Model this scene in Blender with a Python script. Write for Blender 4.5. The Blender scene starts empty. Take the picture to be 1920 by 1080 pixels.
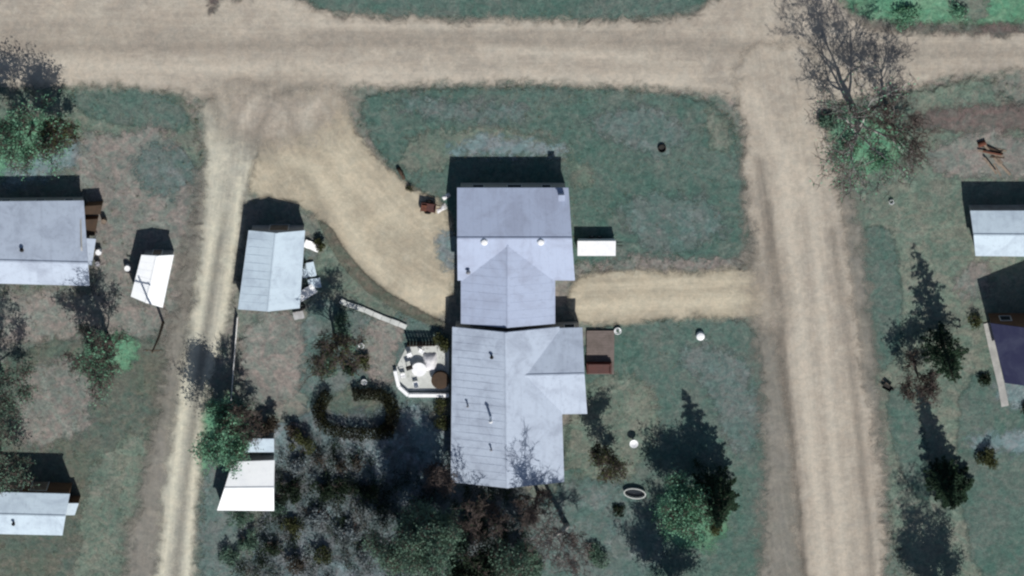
import bpy, bmesh, math, random
import numpy as np
from mathutils import Vector, Matrix, noise as mnoise

R = math.radians
# ------------------------------------------------------------------ camera, light, exposure
TH = R(20.0); FPX = 6000.0; DIST = FPX / 16.5
scene = bpy.context.scene
col = scene.collection
cam_d = bpy.data.cameras.new('camera'); cam = bpy.data.objects.new('camera', cam_d); col.objects.link(cam)
cam.location = (0, DIST * math.sin(TH), DIST * math.cos(TH)); cam.rotation_euler = (-TH, 0, 0)
cam_d.sensor_width = 36; cam_d.lens = FPX / 1920 * 36; cam_d.clip_start = 1; cam_d.clip_end = 3000
scene.camera = cam
SUN_EL, SUN_AZ = 45.0, 163.0          # compass degrees: the sun stands south-south-east
w = bpy.data.worlds.new('World'); scene.world = w; w.use_nodes = True
nt = w.node_tree; bg = nt.nodes['Background']
sky = nt.nodes.new('ShaderNodeTexSky'); sky.sky_type = 'NISHITA'; sky.sun_disc = False
sky.sun_elevation = R(SUN_EL); sky.sun_rotation = R(SUN_AZ)
nt.links.new(sky.outputs[0], bg.inputs[0]); bg.inputs[1].default_value = 0.065
sd = bpy.data.lights.new('sun', 'SUN'); sd.energy = 4.7; sd.angle = R(0.6); sd.color = (1.0, 0.965, 0.91)
sun = bpy.data.objects.new('sun', sd); col.objects.link(sun)
a = R(SUN_AZ); e = R(SUN_EL)
SDIR = Vector((math.sin(a) * math.cos(e), math.cos(a) * math.cos(e), math.sin(e)))
sun.rotation_euler = SDIR.to_track_quat('Z', 'Y').to_euler()
scene.view_settings.view_transform = 'Standard'; scene.view_settings.look = 'None'
scene.view_settings.exposure = 0.0; scene.view_settings.gamma = 1.0
scene.view_settings.use_curve_mapping = False
scene.render.engine = 'CYCLES'
scene.cycles.pixel_filter_type = 'BLACKMAN_HARRIS'; scene.cycles.filter_width = 2.3
scene.cycles.transparent_max_bounces = 24; scene.cycles.max_bounces = 5

# image pixel cast through the camera to a world point at height z
CR = Vector((1, 0, 0)); CU = Vector((0, math.cos(TH), -math.sin(TH))); CB = Vector((0, math.sin(TH), math.cos(TH)))
def P(px, py, z=0.0):
    d = CR * ((px - 960) / FPX) + CU * ((540 - py) / FPX) - CB
    t = (z - cam.location.z) / d.z
    return cam.location + d * t
def P2(px, py, z=0.0):
    p = P(px, py, z); return (p.x, p.y)
rnd = random.Random(7)

# ------------------------------------------------------------------ materials
def new_mat(name):
    m = bpy.data.materials.new(name); m.use_nodes = True
    n = m.node_tree; n.nodes.clear()
    out = n.nodes.new('ShaderNodeOutputMaterial'); b = n.nodes.new('ShaderNodeBsdfPrincipled')
    n.links.new(b.outputs[0], out.inputs[0]); b.inputs['Roughness'].default_value = 0.85
    b.inputs['Specular IOR Level'].default_value = 0.25
    return m, n, b, out
def c4(c): return (c[0], c[1], c[2], 1)
def tex(n, scale, detail=4, rough=.6, vec=None, dist=0.0):
    t = n.nodes.new('ShaderNodeTexNoise'); t.inputs['Scale'].default_value = scale
    t.inputs['Detail'].default_value = detail; t.inputs['Roughness'].default_value = rough
    t.inputs['Distortion'].default_value = dist
    if vec is not None: n.links.new(vec, t.inputs['Vector'])
    return t.outputs['Fac']
def ramp(n, fac, lo, hi, a=0.0, b=1.0):
    r = n.nodes.new('ShaderNodeMapRange'); r.interpolation_type = 'SMOOTHSTEP'
    r.inputs['From Min'].default_value = lo; r.inputs['From Max'].default_value = hi
    r.inputs['To Min'].default_value = a; r.inputs['To Max'].default_value = b
    n.links.new(fac, r.inputs['Value']); return r.outputs[0]
def mix(n, fac, A, B, mode='MIX'):
    m = n.nodes.new('ShaderNodeMix'); m.data_type = 'RGBA'; m.blend_type = mode
    for s, v in ((m.inputs[0], fac), (m.inputs[6], A), (m.inputs[7], B)):
        if isinstance(v, (int, float)): s.default_value = v
        elif isinstance(v, tuple): s.default_value = c4(v)
        else: n.links.new(v, s)
    return m.outputs[2]
def math_(n, op, A, B=None):
    m = n.nodes.new('ShaderNodeMath'); m.operation = op
    for s, v in ((m.inputs[0], A), (m.inputs[1], B)):
        if v is None: continue
        if isinstance(v, (int, float)): s.default_value = v
        else: n.links.new(v, s)
    return m.outputs[0]
def bump(n, b, h, strength=.4, dist=.05):
    bp = n.nodes.new('ShaderNodeBump'); bp.inputs['Strength'].default_value = strength; bp.inputs['Distance'].default_value = dist
    n.links.new(h, bp.inputs['Height']); n.links.new(bp.outputs[0], b.inputs['Normal'])
def pos(n):
    return n.nodes.new('ShaderNodeNewGeometry').outputs['Position']
def attr(n, name):
    t = n.nodes.new('ShaderNodeAttribute'); t.attribute_name = name; return t.outputs['Fac']
def simple(name, c, c2=None, scale=3.0, rough=.8, metal=0.0, bmp=.2, spec=.25):
    m, n, b, out = new_mat(name)
    f = ramp(n, tex(n, scale, 5, .65, pos(n)), .35, .65)
    f2 = ramp(n, tex(n, scale * 9, 3, .6, pos(n)), .3, .7)
    cc = mix(n, f, c, c2 or tuple(v * .72 for v in c))
    cc = mix(n, math_(n, 'MULTIPLY', f2, .25), cc, tuple(v * .6 for v in c))
    n.links.new(cc, b.inputs['Base Color']); b.inputs['Roughness'].default_value = rough
    b.inputs['Metallic'].default_value = metal; b.inputs['Specular IOR Level'].default_value = spec
    if bmp: bump(n, b, tex(n, scale * 12, 4, .6, pos(n)), bmp, .03)
    return m
def mottle(n, c, amt=.5, lo=(.72, 1.0, .95), hi=(1.16, 1.03, 1.02)):
    # patches of damp, moss and dry cover: hue drifts over a metre or two
    f = ramp(n, tex(n, .55, 6, .72, pos(n), 1.0), .38, .62)
    c = mix(n, amt, c, mix(n, 1.0, c, mix(n, f, lo, hi), 'MULTIPLY'))
    f2 = ramp(n, tex(n, 1.7, 5, .75, pos(n), .6), .34, .66)
    return mix(n, amt, c, mix(n, 1.0, c, mix(n, f2, (.62, .66, .68), (1.38, 1.34, 1.3)), 'MULTIPLY'))
def soft_edge(n, b, out, amp=.9, soft=.35, scale=.9, strength=1.0):
    """cover thins out raggedly towards the border of the sheet"""
    s = attr(n, 'inset')
    ns = math_(n, 'MULTIPLY', math_(n, 'SUBTRACT', tex(n, scale, 5, .68, pos(n), .8), .5), amp * 2.6)
    ns = math_(n, 'ADD', ns, math_(n, 'MULTIPLY', math_(n, 'SUBTRACT', tex(n, .22, 3, .6, pos(n), .5), .5), amp * 2.2))
    v = math_(n, 'ADD', s, ns)
    al = ramp(n, v, -soft, soft)
    if strength != 1.0: al = math_(n, 'MULTIPLY', al, strength)
    tr = n.nodes.new('ShaderNodeBsdfTransparent'); mx = n.nodes.new('ShaderNodeMixShader')
    n.links.new(al, mx.inputs[0]); n.links.new(tr.outputs[0], mx.inputs[1]); n.links.new(b.outputs[0], mx.inputs[2])
    n.links.new(mx.outputs[0], out.inputs[0])
def streak_vec(n, sx=.05, tx=1.0):
    c = n.nodes.new('ShaderNodeCombineXYZ')
    n.links.new(math_(n, 'MULTIPLY', attr(n, 'along'), sx), c.inputs[0])
    n.links.new(math_(n, 'MULTIPLY', attr(n, 'across'), tx), c.inputs[1]); return c.outputs[0]
def gravel(name, base, dark, pale, amp=.8, soft=.6, streak=True, grey=(.27, .25, .24)):
    m, n, b, out = new_mat(name)
    c = mix(n, ramp(n, tex(n, .16, 4, .6, pos(n), .6), .34, .66), base, dark)
    c = mix(n, math_(n, 'MULTIPLY', ramp(n, tex(n, .45, 6, .7, pos(n)), .45, .72), .7), c, pale)
    c = mix(n, math_(n, 'MULTIPLY', ramp(n, tex(n, .9, 5, .7, pos(n), 1.2), .52, .75), .45), c, grey)
    if streak:
        sv = streak_vec(n, .05, 1.1)
        c = mix(n, math_(n, 'MULTIPLY', ramp(n, tex(n, 1.0, 5, .6, sv), .42, .75), .5), c, dark)
        sv2 = streak_vec(n, .09, 2.6)
        c = mix(n, math_(n, 'MULTIPLY', ramp(n, tex(n, 1.0, 4, .6, sv2), .42, .78), .4), c, pale)
        c = mix(n, math_(n, 'MULTIPLY', attr(n, 'rut'), ramp(n, tex(n, .5, 4, .6, sv2), .2, .6, .35, .9)), c, tuple(v * .6 for v in dark))
        c = mix(n, math_(n, 'MULTIPLY', attr(n, 'worn'), ramp(n, tex(n, .5, 4, .6, sv2), .2, .6, .5, 1.)), c, pale)
    sp = tex(n, 9, 3, .7, pos(n))
    c = mix(n, math_(n, 'MULTIPLY', ramp(n, sp, .5, .8), .35), c, tuple(v * .55 for v in dark))
    c = mix(n, math_(n, 'MULTIPLY', ramp(n, tex(n, 6, 3, .7, pos(n)), .55, .8), .4), c, tuple(min(1, v * 1.3) for v in pale))
    c = mottle(n, c, .3, (.94, .98, 1.0), (1.06, 1.0, .96))
    n.links.new(c, b.inputs['Base Color']); b.inputs['Roughness'].default_value = .95
    h = math_(n, 'ADD', math_(n, 'MULTIPLY', tex(n, .9, 5, .7, pos(n)), 2.0), tex(n, 9, 4, .7, pos(n)))
    bump(n, b, h, .5, .08)
    soft_edge(n, b, out, amp, soft)
    return m
def grass(name, c1, c2, c3, amp=1.0, soft=.5, strength=1.0, dirt=(.16, .15, .13), dirt_amt=.4):
    m, n, b, out = new_mat(name)
    c = mix(n, ramp(n, tex(n, .10, 6, .66, pos(n), 1.2), .40, .60), c1, c2)
    c = mix(n, math_(n, 'MULTIPLY', ramp(n, tex(n, .33, 6, .7, pos(n), 1.5), .48, .7), .75), c, c3)
    c = mix(n, math_(n, 'MULTIPLY', ramp(n, tex(n, .7, 6, .72, pos(n), 1.0), .55, .75), dirt_amt), c, dirt)
    c = mix(n, math_(n, 'MULTIPLY', ramp(n, tex(n, 5, 4, .75, pos(n)), .42, .7), .45), c, tuple(v * .5 for v in c1))
    c = mix(n, math_(n, 'MULTIPLY', ramp(n, tex(n, 8, 3, .7, pos(n)), .55, .8), .35), c, tuple(min(1, v * 1.7) for v in c3))
    c = mottle(n, c, .6)
    n.links.new(c, b.inputs['Base Color']); b.inputs['Roughness'].default_value = 1.0
    b.inputs['Specular IOR Level'].default_value = .05
    h = math_(n, 'ADD', math_(n, 'MULTIPLY', tex(n, 1.2, 5, .7, pos(n)), 2.0), tex(n, 11, 4, .8, pos(n)))
    bump(n, b, h, .7, .12)
    soft_edge(n, b, out, amp, soft, 1.1, strength)
    return m
def roof_mat(name, c, stain=(.30, .34, .42), amt=.5, rust=None):
    m, n, b, out = new_mat(name)
    f = ramp(n, tex(n, .35, 6, .66, pos(n), .6), .42, .7)
    cc = mix(n, math_(n, 'MULTIPLY', f, amt), c, stain)
    f = ramp(n, tex(n, 2.2, 5, .7, pos(n)), .5, .78)
    cc = mix(n, math_(n, 'MULTIPLY', f, amt * .6), cc, tuple(v * .7 for v in stain))
    mp = n.nodes.new('ShaderNodeMapping'); mp.inputs['Scale'].default_value = (1.7, .12, .3)
    n.links.new(pos(n), mp.inputs[0])
    cc = mix(n, math_(n, 'MULTIPLY', ramp(n, tex(n, 1.0, 4, .7, mp.outputs[0]), .52, .75), amt * .5), cc, stain)
    if rust: cc = mix(n, math_(n, 'MULTIPLY', ramp(n, tex(n, .8, 6, .75, pos(n)), .58, .75), .6), cc, rust)
    n.links.new(cc, b.inputs['Base Color']); b.inputs['Roughness'].default_value = .7
    bump(n, b, tex(n, 6, 4, .6, pos(n)), .15, .03)
    return m
def leaf_mat(name, c1, c2, c3=None, trans=.25):
    m, n, b, out = new_mat(name)
    g = n.nodes.new('ShaderNodeNewGeometry')
    c = mix(n, g.outputs['Random Per Island'], c1, c2)
    if c3: c = mix(n, ramp(n, tex(n, .5, 3, .6, g.outputs['Position']), .45, .65), c, c3)
    n.links.new(c, b.inputs['Base Color']); b.inputs['Roughness'].default_value = .8
    b.inputs['Specular IOR Level'].default_value = .08
    tl = n.nodes.new('ShaderNodeBsdfTranslucent'); n.links.new(c, tl.inputs[0])
    mx = n.nodes.new('ShaderNodeMixShader'); mx.inputs[0].default_value = trans
    n.links.new(b.outputs[0], mx.inputs[1]); n.links.new(tl.outputs[0], mx.inputs[2]); n.links.new(mx.outputs[0], out.inputs[0])
    return m

M = {}
TAN, TAND, TANP = (.385, .345, .288), (.30, .268, .228), (.46, .418, .352)
M['gravel'] = gravel('road gravel', TAN, TAND, TANP, 1.0, .8)
M['gravel_warm'] = gravel('drive gravel', (.42, .375, .285), (.325, .29, .225), (.51, .46, .355), .7, .6, grey=(.36, .35, .30))
M['gravel_blend'] = gravel('spread road gravel', (.39, .35, .292), TAND, TANP, 1.6, 3.2)
M['alley'] = gravel('alley gravel', (.37, .36, .31), (.28, .275, .24), (.55, .53, .43), .8, .8, grey=(.25, .26, .22))
M['shoulder'] = gravel('shoulder gravel', (.21, .20, .18), (.165, .16, .14), (.27, .255, .22), 1.4, 1.2, grey=(.13, .15, .13))
M['lawn'] = grass('lawn grass', (.085, .138, .120), (.118, .155, .140), (.155, .195, .172), .7, .4, dirt=(.20, .20, .19), dirt_amt=.5)
M['lawn_pale'] = grass('thin grass', (.135, .165, .140), (.18, .205, .17), (.23, .25, .215), 1.6, .6, dirt=(.26, .25, .225), dirt_amt=.6)
M['lawn_dark'] = grass('rank grass', (.105, .150, .140), (.14, .17, .165), (.19, .235, .235), 1.8, .6, dirt=(.22, .205, .215), dirt_amt=.7)
M['green_grass'] = grass('fresh green grass', (.11, .24, .155), (.155, .31, .205), (.21, .36, .255), 1.6, .8, dirt=(.15, .19, .15), dirt_amt=.5)
M['soil'] = grass('bare soil', (.235, .222, .205), (.19, .187, .175), (.30, .285, .265), 1.7, .7, dirt=(.165, .18, .16), dirt_amt=.55)
M['soil_dark'] = grass('damp soil', (.15, .125, .118), (.12, .11, .105), (.20, .175, .165), 1.2, .7, dirt=(.12, .14, .12), dirt_amt=.5)
M['pale_dust'] = grass('pale dusty ground', (.25, .315, .34), (.20, .25, .27), (.33, .39, .41), 1.8, .8, dirt=(.17, .20, .19), dirt_amt=.6, strength=.8)
M['olive_grass'] = grass('olive grass', (.125, .135, .112), (.105, .13, .115), (.17, .175, .145), 1.8, .7, dirt=(.19, .18, .17), dirt_amt=.7)
M['rut_soil'] = grass('rut soil', (.11, .11, .09), (.14, .135, .11), (.18, .175, .145), .25, .2, dirt=(.10, .11, .09))
M['brush'] = grass('brushy ground', (.16, .19, .205), (.09, .105, .11), (.28, .33, .37), 1.6, .8, dirt=(.20, .185, .215), dirt_amt=.7)
def ground_mat():
    m, n, b, out = new_mat('rough ground')
    p = pos(n)
    c = mix(n, ramp(n, tex(n, .09, 5, .6, p, .8), .40, .62), (.20, .195, .175), (.14, .165, .145))
    c = mix(n, math_(n, 'MULTIPLY', ramp(n, tex(n, .3, 6, .7, p, 1.5), .48, .7), .8), c, (.25, .235, .22))
    c = mix(n, math_(n, 'MULTIPLY', ramp(n, tex(n, .8, 6, .75, p, 1), .5, .72), .6), c, (.13, .155, .14))
    c = mix(n, math_(n, 'MULTIPLY', ramp(n, tex(n, 6, 4, .75, p), .45, .75), .4), c, (.05, .06, .05))
    c = mix(n, math_(n, 'MULTIPLY', ramp(n, tex(n, 8, 3, .7, p), .58, .8), .35), c, (.28, .27, .24))
    c = mottle(n, c, .6)
    n.links.new(c, b.inputs['Base Color']); b.inputs['Roughness'].default_value = 1
    b.inputs['Specular IOR Level'].default_value = .05
    bump(n, b, math_(n, 'ADD', math_(n, 'MULTIPLY', tex(n, 1.2, 5, .7, p), 2.0), tex(n, 9, 4, .8, p)), .7, .12)
    return m
M['ground'] = ground_mat()
M['roof_n'] = roof_mat('galvanised roof sheet', (.37, .43, .565), (.27, .30, .395), .6)
M['roof_old'] = roof_mat('weathered pale roof sheet', (.42, .485, .585), (.27, .31, .39), .75)
M['roof_white'] = roof_mat('white roof sheet', (.90, .92, .93), (.66, .70, .76), .3)
M['roof_icy'] = roof_mat('pale blue roof sheet', (.50, .60, .68), (.34, .41, .49), .75)
M['roof_navy'] = roof_mat('dark navy roof sheet', (.015, .018, .055), (.045, .052, .095), .6)
M['seam'] = simple('roof seam metal', (.42, .47, .56), (.36, .40, .48), 2, .5, .2, 0)
M['wall'] = simple('pale siding', (.42, .41, .38), (.36, .35, .33), 1.0, .8)
M['wall_brown'] = simple('brown siding', (.15, .085, .05), (.11, .065, .04), 1.0, .85)
M['wall_tin'] = simple('wall sheet metal', (.36, .37, .38), (.26, .25, .25), 1.0, .6, .2)
M['trim'] = simple('white trim', (.72, .72, .70), (.6, .6, .6), 2, .6, 0, 0)
M['glass'] = simple('window glass', (.02, .025, .03), (.03, .035, .04), 1, .1, 0, 0, .6)
M['bark'] = simple('grey bark', (.17, .145, .125), (.10, .08, .07), 3, .9)
M['bark_pale'] = simple('pale bark', (.46, .44, .43), (.30, .28, .27), 2, .85)
M['twig'] = simple('brown twigs', (.11, .085, .075), (.07, .055, .05), 3, .95, 0, 0)
M['twig_red'] = simple('reddish twigs', (.13, .08, .065), (.08, .045, .04), 3, .95, 0, 0)
M['wood'] = simple('weathered wood', (.27, .22, .17), (.17, .13, .10), 2, .9)
M['wood_dark'] = simple('dark wood', (.07, .045, .03), (.05, .035, .025), 2, .9)
M['wood_pole'] = simple('pole wood', (.12, .09, .06), (.08, .06, .045), 2, .9)
M['concrete'] = simple('concrete', (.42, .42, .40), (.30, .30, .29), .8, .9)
M['concrete_pale'] = simple('pale concrete', (.58, .60, .58), (.45, .47, .45), .7, .9)
M['white'] = simple('white paint', (.90, .91, .92), (.80, .81, .83), 1.5, .5, 0, 0)
M['tarp'] = simple('white tarpaulin', (.82, .81, .82), (.60, .60, .64), 1.2, .6)
M['rust'] = simple('rusty metal', (.16, .06, .035), (.09, .035, .025), 3, .85)
M['red_dark'] = simple('dark red paint', (.075, .018, .014), (.05, .014, .012), 2, .5)
M['black'] = simple('black rubber', (.018, .017, .016), (.03, .028, .026), 3, .8)
M['metal'] = simple('bare metal', (.38, .38, .40), (.26, .26, .28), 3, .45, .6, 0)
M['deck'] = simple('brown deck boards', (.17, .14, .13), (.12, .10, .09), 1.2, .9)
M['leaf_green'] = leaf_mat('spring leaves', (.14, .31, .19), (.24, .46, .32), (.10, .24, .14))
M['leaf_teal'] = leaf_mat('grey green leaves', (.11, .19, .135), (.18, .28, .21), (.085, .145, .11))
M['leaf_olive'] = leaf_mat('olive leaves', (.075, .085, .035), (.10, .11, .05), (.05, .06, .03))
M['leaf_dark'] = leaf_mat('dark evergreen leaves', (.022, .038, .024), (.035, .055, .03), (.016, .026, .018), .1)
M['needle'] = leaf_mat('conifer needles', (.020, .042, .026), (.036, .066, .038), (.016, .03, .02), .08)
M['leaf_brown'] = leaf_mat('brown dry leaves', (.06, .05, .038), (.09, .075, .058), (.04, .035, .028), .15)
M['leaf_grey'] = leaf_mat('grey brush', (.15, .18, .19), (.24, .285, .30), (.10, .12, .12), .1)
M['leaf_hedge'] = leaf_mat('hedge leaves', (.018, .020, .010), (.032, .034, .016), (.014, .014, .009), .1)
M['weed'] = leaf_mat('weeds', (.095, .135, .09), (.20, .22, .14), (.22, .20, .15), .2)

# ------------------------------------------------------------------ object helpers
def setp(o, label=None, cat=None, group=None, kind=None):
    if label: o['label'] = label
    if cat: o['category'] = cat
    if group: o['group'] = group
    if kind: o['kind'] = kind
    return o
def link(name, me, mat=None, parent=None):
    o = bpy.data.objects.new(name, me)
    if mat is not None and not me.materials: me.materials.append(mat)
    col.objects.link(o)
    if parent is not None: o.parent = parent
    return o
def thing(name, label, cat, loc=(0, 0, 0), rz=0, group=None):
    o = bpy.data.objects.new(name, None); col.objects.link(o); o.empty_display_size = .3
    o.location = loc; o.rotation_euler = (0, 0, rz)
    setp(o, label, cat, group); return o
class MB:
    """collects faces; coordinates are local to origin O"""
    def __init__(s, O=(0, 0, 0)): s.v = []; s.f = []; s.O = Vector(O)
    def add(s, vs, fs):
        k = len(s.v); s.v += [tuple(Vector(v) - s.O) for v in vs]; s.f += [tuple(i + k for i in f) for f in fs]
    def box(s, x0, x1, y0, y1, z0, z1):
        s.add([(x0, y0, z0), (x1, y0, z0), (x1, y1, z0), (x0, y1, z0), (x0, y0, z1), (x1, y0, z1), (x1, y1, z1), (x0, y1, z1)],
              [(3, 2, 1, 0), (4, 5, 6, 7), (0, 1, 5, 4), (1, 2, 6, 5), (2, 3, 7, 6), (3, 0, 4, 7)])
    def slab(s, top, th, down=(0, 0, -1)):
        n = len(top); d = Vector(down) * th
        b = [Vector(p) + d for p in top]
        s.add(list(top) + b, [tuple(range(n)), tuple(range(2 * n - 1, n - 1, -1))] + [((i + 1) % n, i, n + i, n + (i + 1) % n) for i in range(n)])
    def tube(s, pts, rads, k=6, cap=True):
        rings = []; pts = [Vector(p) for p in pts]
        ref = Vector((0.31, 0.52, 0.79)).normalized()
        base = len(s.v)
        for i, p in enumerate(pts):
            d = (pts[min(i + 1, len(pts) - 1)] - pts[max(i - 1, 0)])
            if d.length < 1e-6: d = Vector((0, 0, 1))
            d.normalize()
            u = d.cross(ref)
            if u.length < .1: u = d.cross(Vector((1, 0, 0)))
            u.normalize(); v = d.cross(u)
            for j in range(k):
                a_ = 2 * math.pi * j / k
                s.v.append(tuple(p + (u * math.cos(a_) + v * math.sin(a_)) * rads[i] - s.O))
        for i in range(len(pts) - 1):
            for j in range(k):
                s.f.append((base + i * k + j, base + i * k + (j + 1) % k, base + (i + 1) * k + (j + 1) % k, base + (i + 1) * k + j))
        if cap:
            s.f.append(tuple(base + j for j in reversed(range(k)))); e_ = base + (len(pts) - 1) * k
            s.f.append(tuple(e_ + j for j in range(k)))
    def lathe(s, prof, c=(0, 0, 0), k=16):
        c = Vector(c)
        for (r0, z0), (r1, z1) in zip(prof, prof[1:]):
            vs = []
            for r_, z_ in ((r0, z0), (r1, z1)):
                for j in range(k):
                    a_ = 2 * math.pi * j / k
                    vs.append((c.x + r_ * math.cos(a_), c.y + r_ * math.sin(a_), c.z + z_))
            s.add(vs, [(j, (j + 1) % k, k + (j + 1) % k, k + j) for j in range(k)])
    def build(s, name, mat, parent=None, smooth=False, bevel=0):
        me = bpy.data.meshes.new(name); me.from_pydata(s.v, [], s.f); me.update()
        if smooth:
            for p in me.polygons: p.use_smooth = True
        o = link(name, me, mat, parent)
        if bevel:
            md = o.modifiers.new('bevel', 'BEVEL'); md.width = bevel; md.segments = 2; md.limit_method = 'ANGLE'
        return o

# ------------------------------------------------------------------ ground sheets
def chaikin(pts, n=2, closed=True):
    for _ in range(n):
        q = []
        m = len(pts)
        for i in range(m if closed else m - 1):
            a_, b_ = pts[i], pts[(i + 1) % m]
            q.append((a_[0] * .75 + b_[0] * .25, a_[1] * .75 + b_[1] * .25)); q.append((a_[0] * .25 + b_[0] * .75, a_[1] * .25 + b_[1] * .75))
        if not closed: q = [pts[0]] + q + [pts[-1]]
        pts = q
    return pts
def segdist(X, Y, pts, closed):
    """min distance, along, signed across"""
    D = np.full(X.shape, 1e9); S = np.zeros(X.shape); T = np.zeros(X.shape); L = 0
    m = len(pts)
    for i in range(m if closed else m - 1):
        ax, ay = pts[i]; bx, by = pts[(i + 1) % m]
        dx, dy = bx - ax, by - ay; l = math.hypot(dx, dy) + 1e-9
        t = ((X - ax) * dx + (Y - ay) * dy) / (l * l)
        tc = np.clip(t, 0, 1)
        d = np.hypot(X - ax - tc * dx, Y - ay - tc * dy)
        cr = ((X - ax) * dy - (Y - ay) * dx) / l
        k = d < D
        D = np.where(k, d, D); S = np.where(k, L + tc * l, S); T = np.where(k, np.sign(cr) * d, T); L += l
    return D, S, T
def inside(X, Y, pts):
    c = np.zeros(X.shape, bool); m = len(pts)
    for i in range(m):
        ax, ay = pts[i]; bx, by = pts[(i + 1) % m]
        if ay == by: continue
        c ^= ((ay > Y) != (by > Y)) & (X < (bx - ax) * (Y - ay) / (by - ay) + ax)
    return c
LAYER = [0.0]
def sheet(name, poly, mat, step=.4, margin=1.6, centre=None, ruts=(), worn=(), kind='structure', smooth=2, label=None, cat=None):
    LAYER[0] += .004
    z = LAYER[0]
    pts = [P2(*p) for p in poly]
    if smooth: pts = chaikin(pts, smooth)
    xs = [p[0] for p in pts]; ys = [p[1] for p in pts]
    gx = np.arange(min(xs) - margin - step, max(xs) + margin + step, step)
    gy = np.arange(min(ys) - margin - step, max(ys) + margin + step, step)
    X, Y = np.meshgrid(gx, gy)
    D, _, _ = segdist(X, Y, pts, True)
    IN = inside(X, Y, pts)
    SD = np.where(IN, D, -D)
    keepv = SD > -margin
    kc = keepv[:-1, :-1] | keepv[1:, :-1] | keepv[:-1, 1:] | keepv[1:, 1:]
    nyy, nxx = X.shape
    idx = np.arange(nyy * nxx).reshape(nyy, nxx)
    f = np.stack([idx[:-1, :-1][kc], idx[:-1, 1:][kc], idx[1:, 1:][kc], idx[1:, :-1][kc]], 1)
    used = np.unique(f); remap = -np.ones(nyy * nxx, int); remap[used] = np.arange(len(used)); f = remap[f]
    V = np.stack([X.ravel()[used], Y.ravel()[used], np.full(len(used), z)], 1)
    me = bpy.data.meshes.new(name)
    me.vertices.add(len(V)); me.vertices.foreach_set('co', V.ravel())
    me.loops.add(f.size); me.loops.foreach_set('vertex_index', f.ravel())
    me.polygons.add(len(f)); me.polygons.foreach_set('loop_start', np.arange(0, f.size, 4)); me.polygons.foreach_set('loop_total', np.full(len(f), 4))
    me.update(calc_edges=True)
    def put(nm, arr):
        at = me.attributes.new(nm, 'FLOAT', 'POINT'); at.data.foreach_set('value', arr.ravel()[used].astype(np.float32))
    put('inset', SD)
    if centre:
        _, S, T = segdist(X, Y, chaikin([P2(*p) for p in centre], 2, False), False)
    else: S, T = X, Y
    put('along', S); put('across', T)
    def lines(ls):
        Z = np.zeros(X.shape)
        for (line, wd, amt) in ls:
            d, s_, _ = segdist(X, Y, chaikin([P2(*p) for p in line], 2, False), False)
            Z = np.maximum(Z, amt * np.exp(-(d / wd) ** 2))
        return Z
    put('rut', lines(ruts)); put('worn', lines(worn))
    o = link(name, me, mat); setp(o, label, cat, None, kind); return o

g = MB(); g.add([(-400, -400, 0), (400, -400, 0), (400, 400, 0), (-400, 400, 0)], [(0, 1, 2, 3)]); setp(g.build('ground', M['ground']), kind='structure')

# cover of the ground, lowest first
sheet('grass_patch', [(-60, 150), (330, 160), (385, 250), (385, 330), (280, 350), (240, 280), (-60, 240)], M['lawn_pale'])
sheet('grass_patch', [(120, 160), (300, 162), (375, 235), (300, 245), (160, 225)], M['lawn'])
sheet('bare_ground', [(150, 235), (360, 250), (375, 420), (340, 640), (190, 640), (160, 420), (140, 330)], M['soil'])
sheet('bare_ground', [(-60, 535), (330, 560), (320, 640), (180, 660), (-60, 640)], M['soil'])
sheet('grass_patch', [(230, 280), (370, 270), (365, 360), (280, 370)], M['lawn_dark'])
sheet('grass_patch', [(-60, 640), (330, 620), (330, 740), (310, 860), (280, 1140), (-60, 1140)], M['olive_grass'])
sheet('bare_ground', [(30, 690), (170, 660), (190, 780), (120, 835), (20, 840)], M['soil'])
sheet('grass_patch', [(170, 860), (300, 780), (290, 1140), (130, 1140), (150, 1000)], M['lawn_pale'])
sheet('green_patch', [(150, 650), (250, 620), (245, 690), (150, 700)], M['green_grass'])
sheet('green_patch', [(-20, 230), (135, 215), (140, 270), (90, 330), (-20, 340)], M['green_grass'])
sheet('dusty_patch', [(10, 315), (60, 290), (150, 262), (130, 300), (90, 335), (10, 350)], M['pale_dust'])
# strip west of the yard, garden and brush
sheet('green_patch', [(360, 760), (450, 740), (470, 830), (400, 900), (365, 890)], M['green_grass'])
sheet('grass_patch', [(375, 850), (470, 830), (470, 1140), (370, 1140)], M['lawn_dark'])
sheet('bare_soil', [(448, 585), (585, 582), (575, 740), (450, 780)], M['soil'], margin=.8)
sheet('grass_patch', [(570, 440), (640, 450), (850, 608), (850, 800), (560, 800), (575, 590)], M['lawn_dark'])
sheet('grass_patch', [(590, 450), (640, 470), (740, 570), (760, 610), (630, 570), (590, 540)], M['lawn_pale'])
sheet('bare_soil', [(680, 600), (770, 600), (745, 640), (740, 720), (680, 700)], M['soil'], margin=1)
sheet('hedged_lawn', [(600, 730), (730, 738), (725, 800), (600, 800)], M['olive_grass'], margin=.6)
sheet('brush_ground', [(450, 780), (850, 760), (1000, 900), (1000, 1140), (430, 1140), (520, 900)], M['brush'])
sheet('dusty_patch', [(690, 820), (718, 830), (722, 900), (700, 910), (688, 870)], M['pale_dust'], margin=.8)
sheet('dusty_patch', [(740, 770), (800, 760), (835, 850), (845, 900), (800, 870), (770, 810)], M['pale_dust'], margin=1.0)
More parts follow.
